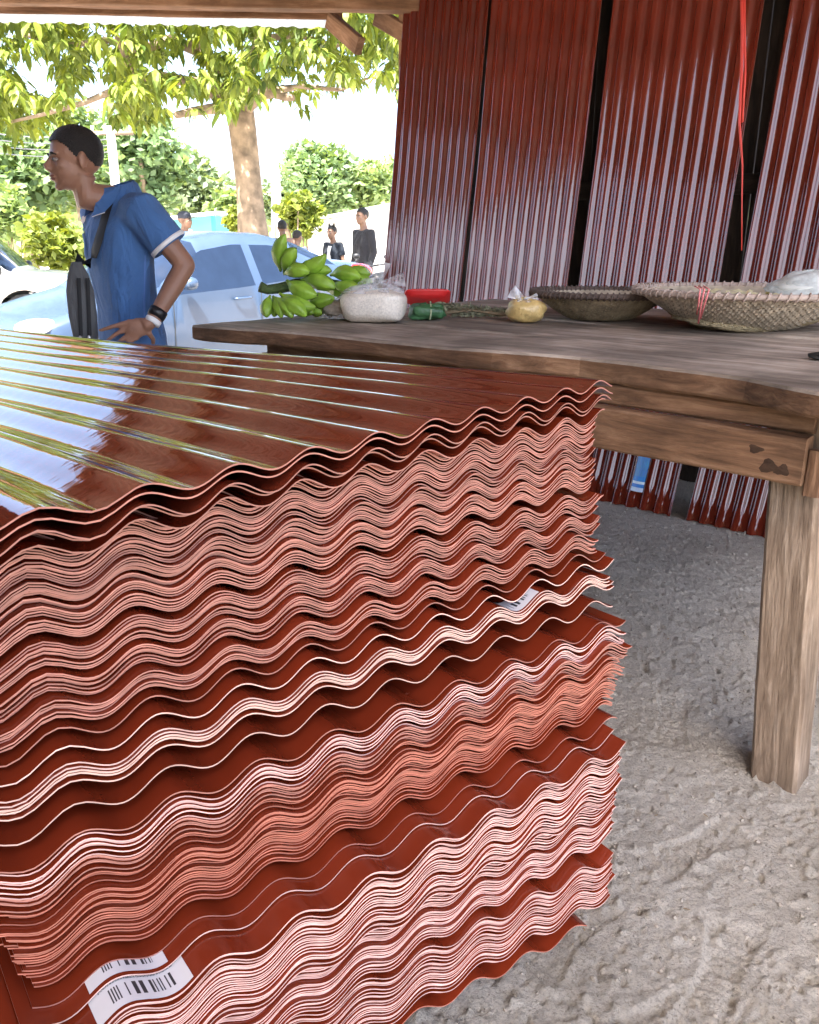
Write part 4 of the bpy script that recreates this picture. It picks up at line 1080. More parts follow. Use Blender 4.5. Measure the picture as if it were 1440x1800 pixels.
# polo shirt
mb = MB()
mb.loft([ring(ctr(z, dx), rx, ry, f, l, 24, 2.4) for z, dx, rx, ry in [(.815, -.005, .112, .168), (.90, -.005, .112, .162), (1.00, 0, .102, .140), (1.10, .008, .104, .146), (1.20, .014, .110, .164), (1.28, .006, .106, .174), (1.335, -.008, .088, .170), (1.372, -.014, .068, .115), (1.392, -.016, .058, .074)]])
slv = shL.lerp(elL, .62)
mb.tube([shL+l*-.05+Vector((0, 0, -.005)), shL, shL.lerp(elL, .3), slv], [.075, .075, .073, .072], 18)
slR = shR.lerp(elR, .62); mb.tube([shR+l*.05, shR, shR.lerp(elR, .3), slR], [.075, .074, .070, .069], 18)
shirt = remeshed('polo_shirt', mb, .0085, POLO, man, 5)
ax = (elL-shL).normalized()
MB().tube([slv-ax*.013, slv-ax*.006, slv+ax*.003], [.0735, .0745, .0735], 24).build('sleeve_trim', WHT, shirt)
MB().tube([slv-ax*.010, slv+ax*.0045], [.064, .070], 24).build('sleeve_lining', POLO, shirt)
# collar: a folded band standing round the neck, open at the front
def collar_strip(r0, r1, z0, z1, a0, a1, drop, mat, nm, n=26, off=0., full=False):
    V = []; F = []; cc = ctr(0, -.010)
    for i in range(n+1):
        a = a0+(a1-a0)*i/n; t = abs(2*i/n-1)
        for k, (rr, zz) in enumerate(((r0, z0), (r0+(r1-r0)*.4, z0+(z1-z0)*.2), (r1, z1))):
            kk_ = 1. if full else k/2; dz = -drop*t**2*kk_; fw = .030*t**2*kk_+.022*t**2
            V.append(Vector((cc.x, cc.y, 0))+f*(math.cos(a)*(rr+fw)*.95)+l*(math.sin(a)*rr)+Vector((0, 0, zz+dz-.018*math.cos(a)+.012)))
    for i in range(n):
        for k in range(2): F.append((i*3+k, (i+1)*3+k, (i+1)*3+k+1, i*3+k+1))
    return obj(nm, V, F, mat, shirt)
collar_strip(.062, .094, 1.432, 1.378, .42, 2*math.pi-.42, .045, POLO, 'collar')
collar_strip(.0935, .0955, 1.3795, 1.3765, .42, 2*math.pi-.42, .045, WHT, 'collar_trim', full=True)
bvh = BVHTree.FromPolygons([v.co[:] for v in shirt.data.vertices], [p.vertices[:] for p in shirt.data.polygons])
def on_shirt(x, y, off=.005):
    d = Vector(ray(x, y)).normalized(); h_ = bvh.ray_cast(Vector((0, 0, CAM_H)), d)
    if h_[0] is None:
        n_ = bvh.find_nearest(Vector(aty(x, y, MY)))
        return n_[0]+n_[1]*off, n_[1]
    return h_[0]+h_[1]*off, h_[1]
# open neck with a white undershirt, and the placket
V = [on_shirt(*p, .004)[0] for p in [(146, 380), (153, 378), (151, 388), (147, 394), (144, 390)]]
obj('undershirt', V, [(0, 1, 2, 3, 4)], flat('undershirt', (.80, .70, .70), .8), shirt)
def ribbon(pts, wd, mat, name, parent, th=.003):
    V = []; F = []
    for i, (p, n_) in enumerate(pts):
        t = (pts[min(i+1, len(pts)-1)][0]-pts[max(i-1, 0)][0]).normalized(); s_ = t.cross(n_).normalized()
        V += [p-s_*wd/2, p+n_*th, p+s_*wd/2]
    for i in range(len(pts)-1):
        for k in range(2): F.append((i*3+k, i*3+k+1, (i+1)*3+k+1, (i+1)*3+k))
    return obj(name, V, F, mat, parent)
ribbon([on_shirt(x, y, .004) for x, y in [(150, 392), (148, 412), (147, 432), (148, 452)]], .022, POLO, 'placket', shirt)
# side seam lighter
ribbon([on_shirt(x, y, .0015) for x, y in [(255, 448), (254, 490), (253, 530), (254, 565)]], .006, flat('seam', (.10, .20, .50), .8), 'side_seam', shirt, .001)
# jeans and shoes
mb = MB()
mb.loft([ring(ctr(z, -.01), rx, ry, f, l) for z, rx, ry in [(.80, .100, .155), (.88, .098, .150), (.96, .095, .143)]])
for sgn, hp in zip((1, -1), hips):
    kn_ = Vector((hp.x, hp.y, .47))+f*.02; an_ = Vector((hp.x, hp.y, .07))-f*.01+l*.02*sgn
    mb.tube([hp, kn_, an_], [.098, .072, .062], 14)
remeshed('jeans', mb, .011, JEANS, man, 4)
SHO = flat('dark_shoe', (.03, .03, .035), .6)
for sgn, hp in zip((1, -1), hips):
    an_ = Vector((hp.x, hp.y, .0))-f*.01+l*.02*sgn; Ms = Matrix((f, l, Vector((0, 0, 1)))).transposed()
    V, F = lump(an_+f*.06+Vector((0, 0, .045)), (.135, .046, .048), 2.6, noise=.03, seed=3, M3=Ms, flatz=.004); obj('shoe', V, F, SHO, man)
# wristbands
fa = (wrL-elL).normalized()
MB().tube([wrL-fa*.052, wrL-fa*.038, wrL-fa*.020], [.0335, .0335, .031], 16).build('watch', flat('black_watch', (.012, .012, .014), .4), man)
MB().tube([wrL-fa*.012, wrL+fa*.006], [.0295, .0285], 16).build('wristband', WHT, man)
# ---------------------------------------------------------------- his shoulder bag
GR = cloth('grey_nylon', (.11, .115, .12), .35, 20); BK = flat('black_webbing', (.008, .009, .011), .7)
bagc = Vector(aty(143, 530, MY-.11))
bag = empty('shoulder_bag', bagc, 'grey zipped shoulder bag hanging at the hip of the man', 'bag')
bt = Vector((.28, -.96, 0)).normalized(); bs = Vector((-bt.y, bt.x, 0))      # bag face normal, and its width direction
def bagpt(u_, w_, o_): return bagc+bs*u_*-1+bt*o_+Vector((0, 0, w_))
prof = [(.040, -.165), (.050, -.05), (.048, .04), (.036, .095), (.016, .140)]
rings = []
for wd_, zz in prof:
    d_ = .036 if zz < .06 else .022
    rings.append([bagpt(math.copysign(abs(math.cos(a))**.6, math.cos(a))*wd_, zz, math.copysign(abs(math.sin(a))**.7, math.sin(a))*d_) for a in [2*math.pi*i/20 for i in range(20)]])
MB().loft(rings).build('bag_body', GR, bag)
for k, u_ in enumerate((-.018, .012)):
    z = MB(); n_ = 8
    V = []; F = []
    for i in range(n_+1):
        t = i/n_; w_ = .085-.205*t; uu = u_-.016*(1-t)
        for s_ in (-.007, 0, .007): V.append(bagpt(uu+s_, w_, .0395+(.002 if s_ == 0 else 0)))
    for i in range(n_):
        for j in range(2): F.append((i*3+j, i*3+j+1, (i+1)*3+j+1, (i+1)*3+j))
    zp = obj('zip_band', V, F, BK, bag)
    zt = MB().ell(bagpt(u_+.003, -.128, .043), (.006, .005, .010)); zt.tube([bagpt(u_+.003+.006*math.cos(a), -.146+.010*math.sin(a), .043) for a in [2*math.pi*i/12 for i in range(13)]], .002, 6, caps=False)
    zt.build('zip_pull', flat('zip_metal', (.75, .76, .78), .3, metal=.8), zp)
spts = [on_shirt(x, y, .006) for x, y in [(203, 338), (196, 352), (189, 375), (182, 400), (175, 424), (168, 446), (163, 462)]]
back = [shL.lerp(ctr(1.40, -.02), .55)+Vector((.0, .03, .035)), ctr(1.34, -.105, .05), ctr(1.15, -.12, -.06), ctr(.98, -.09, -.14), ctr(.96, .05, -.165)]
n0 = spts[0][1]
full = [(p, Vector((.6, .7, .3)).normalized()) for p in back[::-1]]+spts
ribbon(spts+[(bagpt(0, .15, .012), bt)], .048, BK, 'strap', bag)
ribbon([(spts[0][0], Vector((.2, -.3, .93)).normalized())]+[(p, Vector((.65, .7, .25)).normalized()) for p in back], .048, BK, 'strap', bag)
# ================================================================== OUT IN THE STREET
GZ = -.10
def out(x, y, Y): return Vector(aty(x, y, Y))
def leaf_mat(name, c1_, c2_, tr=.35):
    m, nt, b = nmat(name)
    oi = N(nt, 'ShaderNodeObjectInfo'); tc = N(nt, 'ShaderNodeTexCoord'); ge = N(nt, 'ShaderNodeNewGeometry')
    no = N(nt, 'ShaderNodeTexNoise', i_Scale=1.1, i_Detail=3.0); L(nt, ge, 'Position', no, 'Vector')
    ad = N(nt, 'ShaderNodeMath', operation='MULTIPLY_ADD'); ad.inputs[1].default_value = .5; L(nt, ge, 'Random Per Island', ad, 0); 
    s2 = N(nt, 'ShaderNodeMath', operation='SUBTRACT'); s2.inputs[1].default_value = .25; L(nt, no, 'Fac', s2, 0); L(nt, s2, 0, ad, 2)
    r = ramp(nt, [(.15, c1_), (.8, c2_)]); L(nt, ad, 0, r, 'Fac'); L(nt, r, 'Color', b, 'Base Color')
    b.inputs['Roughness'].default_value = .5; b.inputs['Specular IOR Level'].default_value = .35
    t = N(nt, 'ShaderNodeBsdfTranslucent'); mxc = N(nt, 'ShaderNodeMix', data_type='RGBA', blend_type='MULTIPLY'); mxc.inputs[0].default_value = 1; mxc.inputs[7].default_value = (1.5, 1.35, .5, 1)
    nt.links.new(r.outputs[0], mxc.inputs[6]); nt.links.new(mxc.outputs[2], t.inputs[0])
    mx = N(nt, 'ShaderNodeMixShader'); mx.inputs[0].default_value = tr; L(nt, b, 0, mx, 1); L(nt, t, 0, mx, 2); L(nt, mx, 0, nt.nodes['Material Output'], 'Surface')
    return m
M['leaf_near'] = leaf_mat('broad_leaf', (.055, .10, .016), (.22, .27, .04))
M['bark'] = flat('pale_bark', (.27, .20, .135), .9, var=.45, scale=7, bump=.9, bscale=22)
# ---------------------------------------------------------------- the big shade tree
TY = 13.0
tree = empty('shade_tree', (out(447, 430, TY).x, TY, GZ), 'big shade tree with pale trunk and drooping yellow green leaves', 'tree')
w13 = lambda pts, dy=None: [out(x, y, TY+(dy[i] if dy else 0)) for i, (x, y) in enumerate(pts)]
tb = w13([(449, 470), (446, 420), (441, 370), (437, 320), (431, 265), (425, 215), (420, 190)]); tb[0].z = GZ-.1
MB().tube(tb, [.29, .24, .205, .19, .195, .20, .21], 16).build('trunk', M['bark'], tree)
BR = [([(415, 205), (402, 190), (372, 191), (340, 196), (310, 202)], [0, -.2, -.4, -.6, -.9], [.12, .09, .07, .06, .045]),
      ([(418, 200), (400, 165), (376, 120), (352, 82), (330, 40), (300, -20)], [0, .1, .2, .3, .3, .4], [.16, .12, .10, .085, .07, .05]),
      ([(422, 195), (432, 150), (445, 110), (455, 60), (470, 0)], [0, .2, .5, .8, 1.0], [.15, .11, .09, .07, .05]),
      ([(428, 195), (450, 168), (478, 162), (500, 170), (515, 172)], [0, -.3, -.6, -.8, -.9], [.12, .085, .07, .055, .04]),
      ([(432, 190), (470, 160), (530, 152), (600, 158), (640, 140), (655, 135), (700, 160)], [0, .2, .5, .6, .7, .7, .8], [.10, .06, .04, .028, .022, .016, .01]),
      ([(405, 185), (360, 150), (290, 135), (220, 150), (150, 180), (80, 200), (15, 215)], [0, -.2, -.5, -.9, -1.2, -1.4, -1.5], [.13, .085, .065, .05, .035, .025, .018]),
      ([(352, 90), (300, 70), (240, 90), (190, 70), (120, 80), (40, 60)], [.3, 0, -.3, -.5, -.8, -1.2], [.09, .07, .055, .045, .035, .025]),
      ([(240, 140), (225, 110), (210, 75), (195, 40)], [-.8, -.9, -1, -1.1], [.05, .045, .04, .03]),
      ([(455, 70), (520, 60), (590, 80), (660, 70)], [.8, .9, 1., 1.1], [.06, .045, .03, .02])]
for k, (pp, dy, rr) in enumerate(BR): MB().tube(w13(pp, dy), rr, 9).build('limb', M['bark'], tree)
def leaf_cluster_geo(n, ln, seed, droop=.9):
    r_ = random.Random(seed); V = []; F = []
    for k in range(n):
        az = r_.random()*6.283; el = -droop*(.35+.75*r_.random())
        d = Vector((math.cos(az)*math.cos(el), math.sin(az)*math.cos(el), math.sin(el))); s_ = d.cross(Vector((0, 0, 1))).normalized(); up_ = s_.cross(d)
        L_ = ln*(.75+.5*r_.random()); w = L_*.19; o_ = d*.03+Vector((r_.gauss(0, .02), r_.gauss(0, .02), r_.gauss(0, .02))); b = len(V)
        for (t, ws, uz) in ((.06, 0, 0), (.36, 1, .03), (.36, -1, .03), (.40, 0, 0), (.74, .72, -.05), (.74, -.72, -.05), (.74, 0, -.07), (1.0, 0, -.2)):
            V.append(o_+d*L_*t+s_*w*ws+up_*L_*uz+Vector((0, 0, -.10*L_*t*t)))
        F += [(b, b+1, b+3), (b, b+3, b+2), (b+1, b+4, b+6, b+3), (b+3, b+6, b+5, b+2), (b+4, b+7, b+6), (b+6, b+7, b+5)]
    return V, F
CL = [mesh('leaf_cluster', *leaf_cluster_geo(10, .175, s_), [M['leaf_near']], smooth=False) for s_ in range(5)]
CLG = [leaf_cluster_geo(10, .175, s_) for s_ in range(5)]
# where the crown hangs in view: left mass low, gap of sky at (130..180, 130..190), right arm thinner
def in_crown(x, y):
    low = np.interp(x, [-300, 0, 60, 120, 135, 180, 200, 240, 285, 300, 340, 400, 440, 480, 520, 560, 600, 650, 700, 900], [250, 250, 215, 205, 140, 128, 200, 235, 215, 130, 190, 185, 165, 140, 175, 165, 150, 140, 150, 150])
    return y < low+rnd.gauss(0, 8)
spots = []
while len(spots) < 2500:
    x = rnd.uniform(-260, 760); y = rnd.uniform(-150, 250)
    if not in_crown(x, y): continue
    if 130 < x < 190 and 125 < y < 200: continue
    if vn(x/40, y/40, 3) < -.22 and y > 40: continue
    if 440 < x < 700 and y > 130 and rnd.random() < .5: continue
    spots.append((x, y, TY+rnd.uniform(-2.4, 2.2)))
vis = [s_ for s_ in spots if -5 < s_[0] < 705 and 40 < s_[1]]
vis.sort(key=lambda s_: s_[2]); near = vis[:230]; nearset = set(near)
CV = []; CF = []
for k, s_ in enumerate(spots):
    p = out(*s_); sc = rnd.uniform(.8, 1.25); rz = Matrix.Rotation(rnd.random()*6.283, 3, 'Z') @ Matrix.Rotation(rnd.gauss(0, .25), 3, 'X')
    if s_ in nearset:
        o = bpy.data.objects.new('leaf_cluster', CL[k % 5]); COL.objects.link(o); o.parent = tree; o.matrix_parent_inverse = tree.matrix_basis.inverted()
        o.matrix_basis = Matrix.Translation(p) @ (rz*sc).to_4x4()
    else:
        V, F = CLG[k % 5]; b = len(CV); CV += [rz @ v*sc+p for v in V]; CF += [tuple(i+b for i in f_) for f_ in F]
o = obj('crown', CV, CF, M['leaf_near'], tree, smooth=False); o['kind'] = 'stuff'

# ---------------------------------------------------------------- trees and bushes behind the street
def far_tree(name, x, y, Y, rx, ry, leafm_, label, group, leaf=.3, n=4200, trunk=True, seed=0):
    r_ = np.random.default_rng(seed+50); c = out(x, y, Y); s_ = Y/1440*1.03; RX, RZ = rx*s_, ry*s_; RYd = RX*.9
    root = empty(name, (c.x, Y, GZ), label, 'tree' if trunk else 'bush', group)
    nc_ = 26; cl = []
    for k in range(nc_):
        d = r_.standard_normal(3); d /= np.linalg.norm(d); rr = r_.random()**.45
        cl.append((np.array([c.x, Y, c.z])+d*rr*.80*np.array([RX, RYd, RZ]), .30+.22*r_.random()))
    V = np.zeros((n*4, 3)); 
    for k in range(n):
        cc, rad = cl[r_.integers(nc_)]
        d = r_.standard_normal(3); d /= np.linalg.norm(d); p = cc+d*(r_.random()**.4)*rad*np.array([RX, RYd, RZ])
        u = r_.standard_normal(3); u[2] *= .6; u /= np.linalg.norm(u); w = np.cross(u, r_.standard_normal(3)); w /= np.linalg.norm(w)
        sz = leaf*(.6+.8*r_.random())
        p[2] = max(p[2], GZ+.02)
        V[k*4:k*4+4] = [p-u*sz*.5, p+w*sz*.28, p+u*sz*.5, p-w*sz*.28]
    F = np.arange(n*4).reshape(-1, 4)
    o = obj('crown' if trunk else 'foliage', V, F, leafm_, root, smooth=False); o['kind'] = 'stuff'
    b0_ = Vector((c.x, Y, GZ-.1)); t0 = Vector((c.x, Y, max(GZ+.3, c.z-RZ*.2)))
    if trunk:
        tk = MB().tube([b0_, b0_.lerp(t0, .5)+Vector((.1, 0, 0)), t0], [.26, .2, .15], 9)
        for k in range(4):
            tk.tube([b0_.lerp(t0, .75), Vector(cl[k][0])], [.12, .04], 7)
        tk.build('trunk', M['bark'], root)
    else:
        tk = MB()
        for k in range(5): tk.tube([b0_+Vector((.1*k-.2, 0, 0)), Vector(cl[k][0])], [.03, .012], 6)
        tk.build('stems', M['bark'], root)
    return root
LA = leaf_mat('hazed_leaf_mid', (.12, .19, .075), (.25, .34, .14), .35); LB = leaf_mat('hazed_leaf_dark', (.085, .15, .07), (.20, .29, .13), .35); LC = leaf_mat('bush_leaf_yellow', (.10, .15, .025), (.20, .24, .045), .35); LD = leaf_mat('hazed_leaf_grey', (.13, .19, .11), (.25, .32, .19), .35)  # far leaf colours lightened and desaturated, distance haze painted into them
G1 = 'trees beyond the street'
far_tree('background_tree', 30, 300, 26, 105, 100, LB, 'dense dark green tree behind the white truck at far left', G1, seed=1, leaf=.30)
far_tree('background_tree', 130, 275, 31, 95, 80, LA, 'mid green tree behind the head of the man in blue', G1, seed=2, leaf=.30)
far_tree('background_tree', 250, 285, 28, 75, 78, LB, 'green tree right of the white utility pole', G1, seed=3, leaf=.30)
far_tree('background_tree', 345, 335, 34, 62, 62, LD, 'pale grey green tree left of the big pale trunk', G1, seed=4, leaf=.30)
far_tree('background_tree', 400, 375, 33, 48, 42, LA, 'small tree showing just above the turquoise kiosk', G1, seed=5, leaf=.28, n=2400)
far_tree('background_tree', 555, 320, 44, 72, 62, LB, 'rounded dark tree right of the pale pole', G1, seed=6, leaf=.36)
far_tree('background_tree', 640, 335, 46, 72, 52, LA, 'light green tree above the man in black', G1, seed=7, leaf=.36)
far_tree('background_tree', 720, 320, 50, 80, 58, LA, 'tree partly hidden by the first leaning sheet', G1, seed=8, leaf=.36)
far_tree('background_tree', 500, 350, 48, 48, 48, LD, 'thin hazy tree between trunk and rounded tree', G1, seed=9, leaf=.36, n=2600)
far_tree('background_tree', -130, 290, 27, 120, 110, LA, 'green tree at the far left edge of the street', G1, seed=12, leaf=.30)
G2 = 'bushes along the street'
far_tree('bush', 530, 375, 22, 38, 34, LC, 'yellow green bush right of the big trunk', G2, leaf=.2, n=1500, trunk=False, seed=20)
far_tree('bush', 95, 425, 19, 55, 55, LC, 'yellow green bush behind the hood of the white truck', G2, leaf=.2, n=1800, trunk=False, seed=21)
far_tree('bush', 420, 392, 20, 25, 28, LC, 'small bush at the left foot of the big trunk', G2, leaf=.18, n=900, trunk=False, seed=22)
far_tree('bush', 190, 400, 24, 60, 45, LA, 'green bush hidden partly by the shoulder of the man', G2, leaf=.25, n=1500, trunk=False, seed=23)
far_tree('bush', 10, 385, 24, 60, 55, LA, 'green bush behind the cab of the white truck', G2, leaf=.25, n=1500, trunk=False, seed=24)
# far wooded rise that closes the horizon
fwV = []; fwF = []
for k in range(5200):
    x = rng.uniform(-75, 60); Y = rng.uniform(60, 85); top = 3.2+1.6*float(fbm(np.array(x/14.), np.array(3.), 3, 6))+(Y-60)*.06
    z = GZ+max(.2, top)*rng.random()**.6; u = rng.standard_normal(3); u /= np.linalg.norm(u); w = np.cross(u, rng.standard_normal(3)); w /= np.linalg.norm(w); sz = .9+.9*rng.random(); b = len(fwV)
    p = np.array([x, Y, z]); fwV += [p-u*sz*.5, p+w*sz*.35, p+u*sz*.5, p-w*sz*.35]; fwF.append((b, b+1, b+2, b+3))
o = obj('far_woods', fwV, fwF, LA, smooth=False); tag(o, 'far line of woods closing the horizon behind the street', 'woods', kind='stuff')
# ---------------------------------------------------------------- poles and wires
PW = flat('whitewashed_pole', (.62, .60, .56), .8, var=.15, scale=5)
pole1 = empty('utility_pole', (out(207, 345, 22).x, 22, GZ), 'white concrete utility pole behind the man', 'pole')
a_, b_ = out(194, 222, 22), out(207, 400, 22); b_.z = GZ-.2; MB().tube([b_, a_], [.14, .10], 12).build('shaft', PW, pole1)
MB().box(a_+Vector((0, 0, -.15)), (1.1, .08, .09)).build('crossarm', flat('crossarm_wood', (.2, .15, .1), .8), pole1)
ins = flat('insulator', (.55, .55, .52), .3)
for dx in (-.45, -.15, .2, .48): MB().tube([a_+Vector((dx, 0, -.1)), a_+Vector((dx, 0, .02))], .035, 8).build('insulator', ins, pole1)
pole2 = empty('slim_pole', (out(492, 400, 25).x, 25, GZ), 'slim pale pole standing right of the big trunk', 'pole')
a_, b_ = out(484, 275, 25), out(494, 410, 25); b_.z = GZ-.2; MB().tube([b_, a_], [.12, .08], 10).build('shaft', PW, pole2)
MB().tube([out(490, 330, 25), out(462, 300, 25)], .03, 8).build('arm', PW, pole2)
pole3 = empty('slim_pole', (out(478, 400, 27).x, 27, GZ), 'thin leaning pale post close by the trunk', 'pole')
a_, b_ = out(480, 300, 27), out(476, 410, 27); b_.z = GZ-.2; MB().tube([b_, a_], [.07, .05], 8).build('shaft', PW, pole3)
WM = flat('wire', (.25, .25, .26), .5)
for k, (dy, lab) in enumerate([(232, 'topmost thin wire running left from the utility pole'), (243, 'second thin wire running left from the utility pole'), (254, 'third thin wire running left from the utility pole'), (266, 'lowest thin wire running left from the utility pole')]):
    p0, p1 = out(195, dy, 22), out(-60, dy-6, 18)
    pts = [p0.lerp(p1, t)+Vector((0, 0, -.35*4*t*(1-t)*.4)) for t in [i/14 for i in range(15)]]
    tag(MB().tube(pts, .011, 5).build('overhead_wire', WM), lab, 'wire', 'overhead wires')
# ---------------------------------------------------------------- buildings
def panel(name, pts, mat, parent, th=.12):
    """a flat wall panel with thickness from a list of points (pushed away from the camera)"""
    pts = [Vector(p) for p in pts]; n_ = (pts[1]-pts[0]).cross(pts[2]-pts[0]).normalized()
    if n_.y < 0: n_ = -n_
    k = len(pts); V = pts+[p+n_*th for p in pts]; F = [tuple(range(k)), tuple(range(2*k-1, k-1, -1))]+[(i, (i+1) % k, k+(i+1) % k, k+i) for i in range(k)]
    return obj(name, V, F, mat, parent, smooth=False)
TQ = flat('pale_turquoise_paint', (.14, .40, .43), .7, var=.08, scale=2); TD = flat('teal_paint', (.06, .36, .37), .6, var=.15, scale=3); RW = flat('pale_metal_roof', (.70, .71, .70), .4, var=.1, scale=2)
KY = 24.; kx0, kx1 = out(175, 400, KY).x, out(372, 400, KY).x; zt = out(372, 379, KY).z
kio = empty('kiosk', ((kx0+kx1)/2, KY+1, GZ), 'small turquoise kiosk with pale sloping roof behind the silver car', 'building')
panel('front_wall', [(kx0, KY, GZ-.1), (kx1, KY, GZ-.1), (kx1, KY, zt), (kx0, KY, zt-.35)], TQ, kio)
kr = out(403, 400, KY+2.4); panel('side_wall', [(kx1+.003, KY+.005, GZ-.1), (kr.x, KY+2.4, GZ-.1), (kr.x, KY+2.4, zt), (kx1+.003, KY+.005, zt)], TD, kio)
wnd = panel('window', [(kx1-1.5, KY-.03, .75), (kx1-.6, KY-.03, .75), (kx1-.6, KY-.03, 1.45), (kx1-1.5, KY-.03, 1.45)], flat('dim_glass', (.10, .16, .18), .1), kio, .02)
panel('frame', [(kx1-1.56, KY-.012, .69), (kx1-.54, KY-.012, .69), (kx1-.54, KY-.012, 1.51), (kx1-1.56, KY-.012, 1.51)], RW, wnd, .008)
rfk = MB(); V = [(kx0-.2, KY-.35, zt-.33), (kx1+.25, KY-.35, zt+.02), (kr.x+.3, KY+2.7, zt+.10), (kx0-.2, KY+2.7, zt-.25)]
V += [(x, y, z+.09) for x, y, z in V]; rfk.add(V, [(0, 1, 2, 3), (7, 6, 5, 4), (0, 4, 5, 1), (1, 5, 6, 2), (2, 6, 7, 3), (3, 7, 4, 0)]); rfk.build('roof', RW, kio, smooth=False)
WWm = flat('white_plaster', (.74, .73, .70), .8, var=.06, scale=1.5); TCm = flat('terracotta_plinth', (.55, .27, .15), .8, var=.15, scale=2)
p0, p1 = out(540, 392, 25), out(860, 335, 15.5)
wh = empty('white_house', ((p0.x+p1.x)/2, (p0.y+p1.y)/2, GZ), 'long low white house with terracotta plinth behind the man in black', 'building')
panel('wall', [(p0.x, p0.y, .32), (p1.x, p1.y, .32), (p1.x, p1.y, p1.z), (p0.x, p0.y, p0.z)], WWm, wh, .15)
pn = Vector((p1.y-p0.y, -(p1.x-p0.x), 0)).normalized()*.02; pn = pn if pn.y < 0 else -pn
panel('plinth', [(p0.x+pn.x, p0.y+pn.y, GZ-.1), (p1.x+pn.x, p1.y+pn.y, GZ-.1), (p1.x+pn.x, p1.y+pn.y, .318), (p0.x+pn.x, p0.y+pn.y, .318)], TCm, wh, .17)
bk_ = (p1-p0).normalized(); bn = Vector((-bk_.y, bk_.x, 0))
rfh = MB(); q = [p0+pn*12, p1+pn*12, p1+bn*3.2+Vector((0, 0, .5)), p0+bn*3.2+Vector((0, 0, .5))]; V = [tuple(v+Vector((0, 0, .003))) for v in q]+[tuple(v+Vector((0, 0, .07))) for v in q]
rfh.add(V, [(0, 1, 2, 3), (7, 6, 5, 4), (0, 4, 5, 1), (1, 5, 6, 2), (2, 6, 7, 3), (3, 7, 4, 0)]); rfh.build('roof', RW, wh, smooth=False)

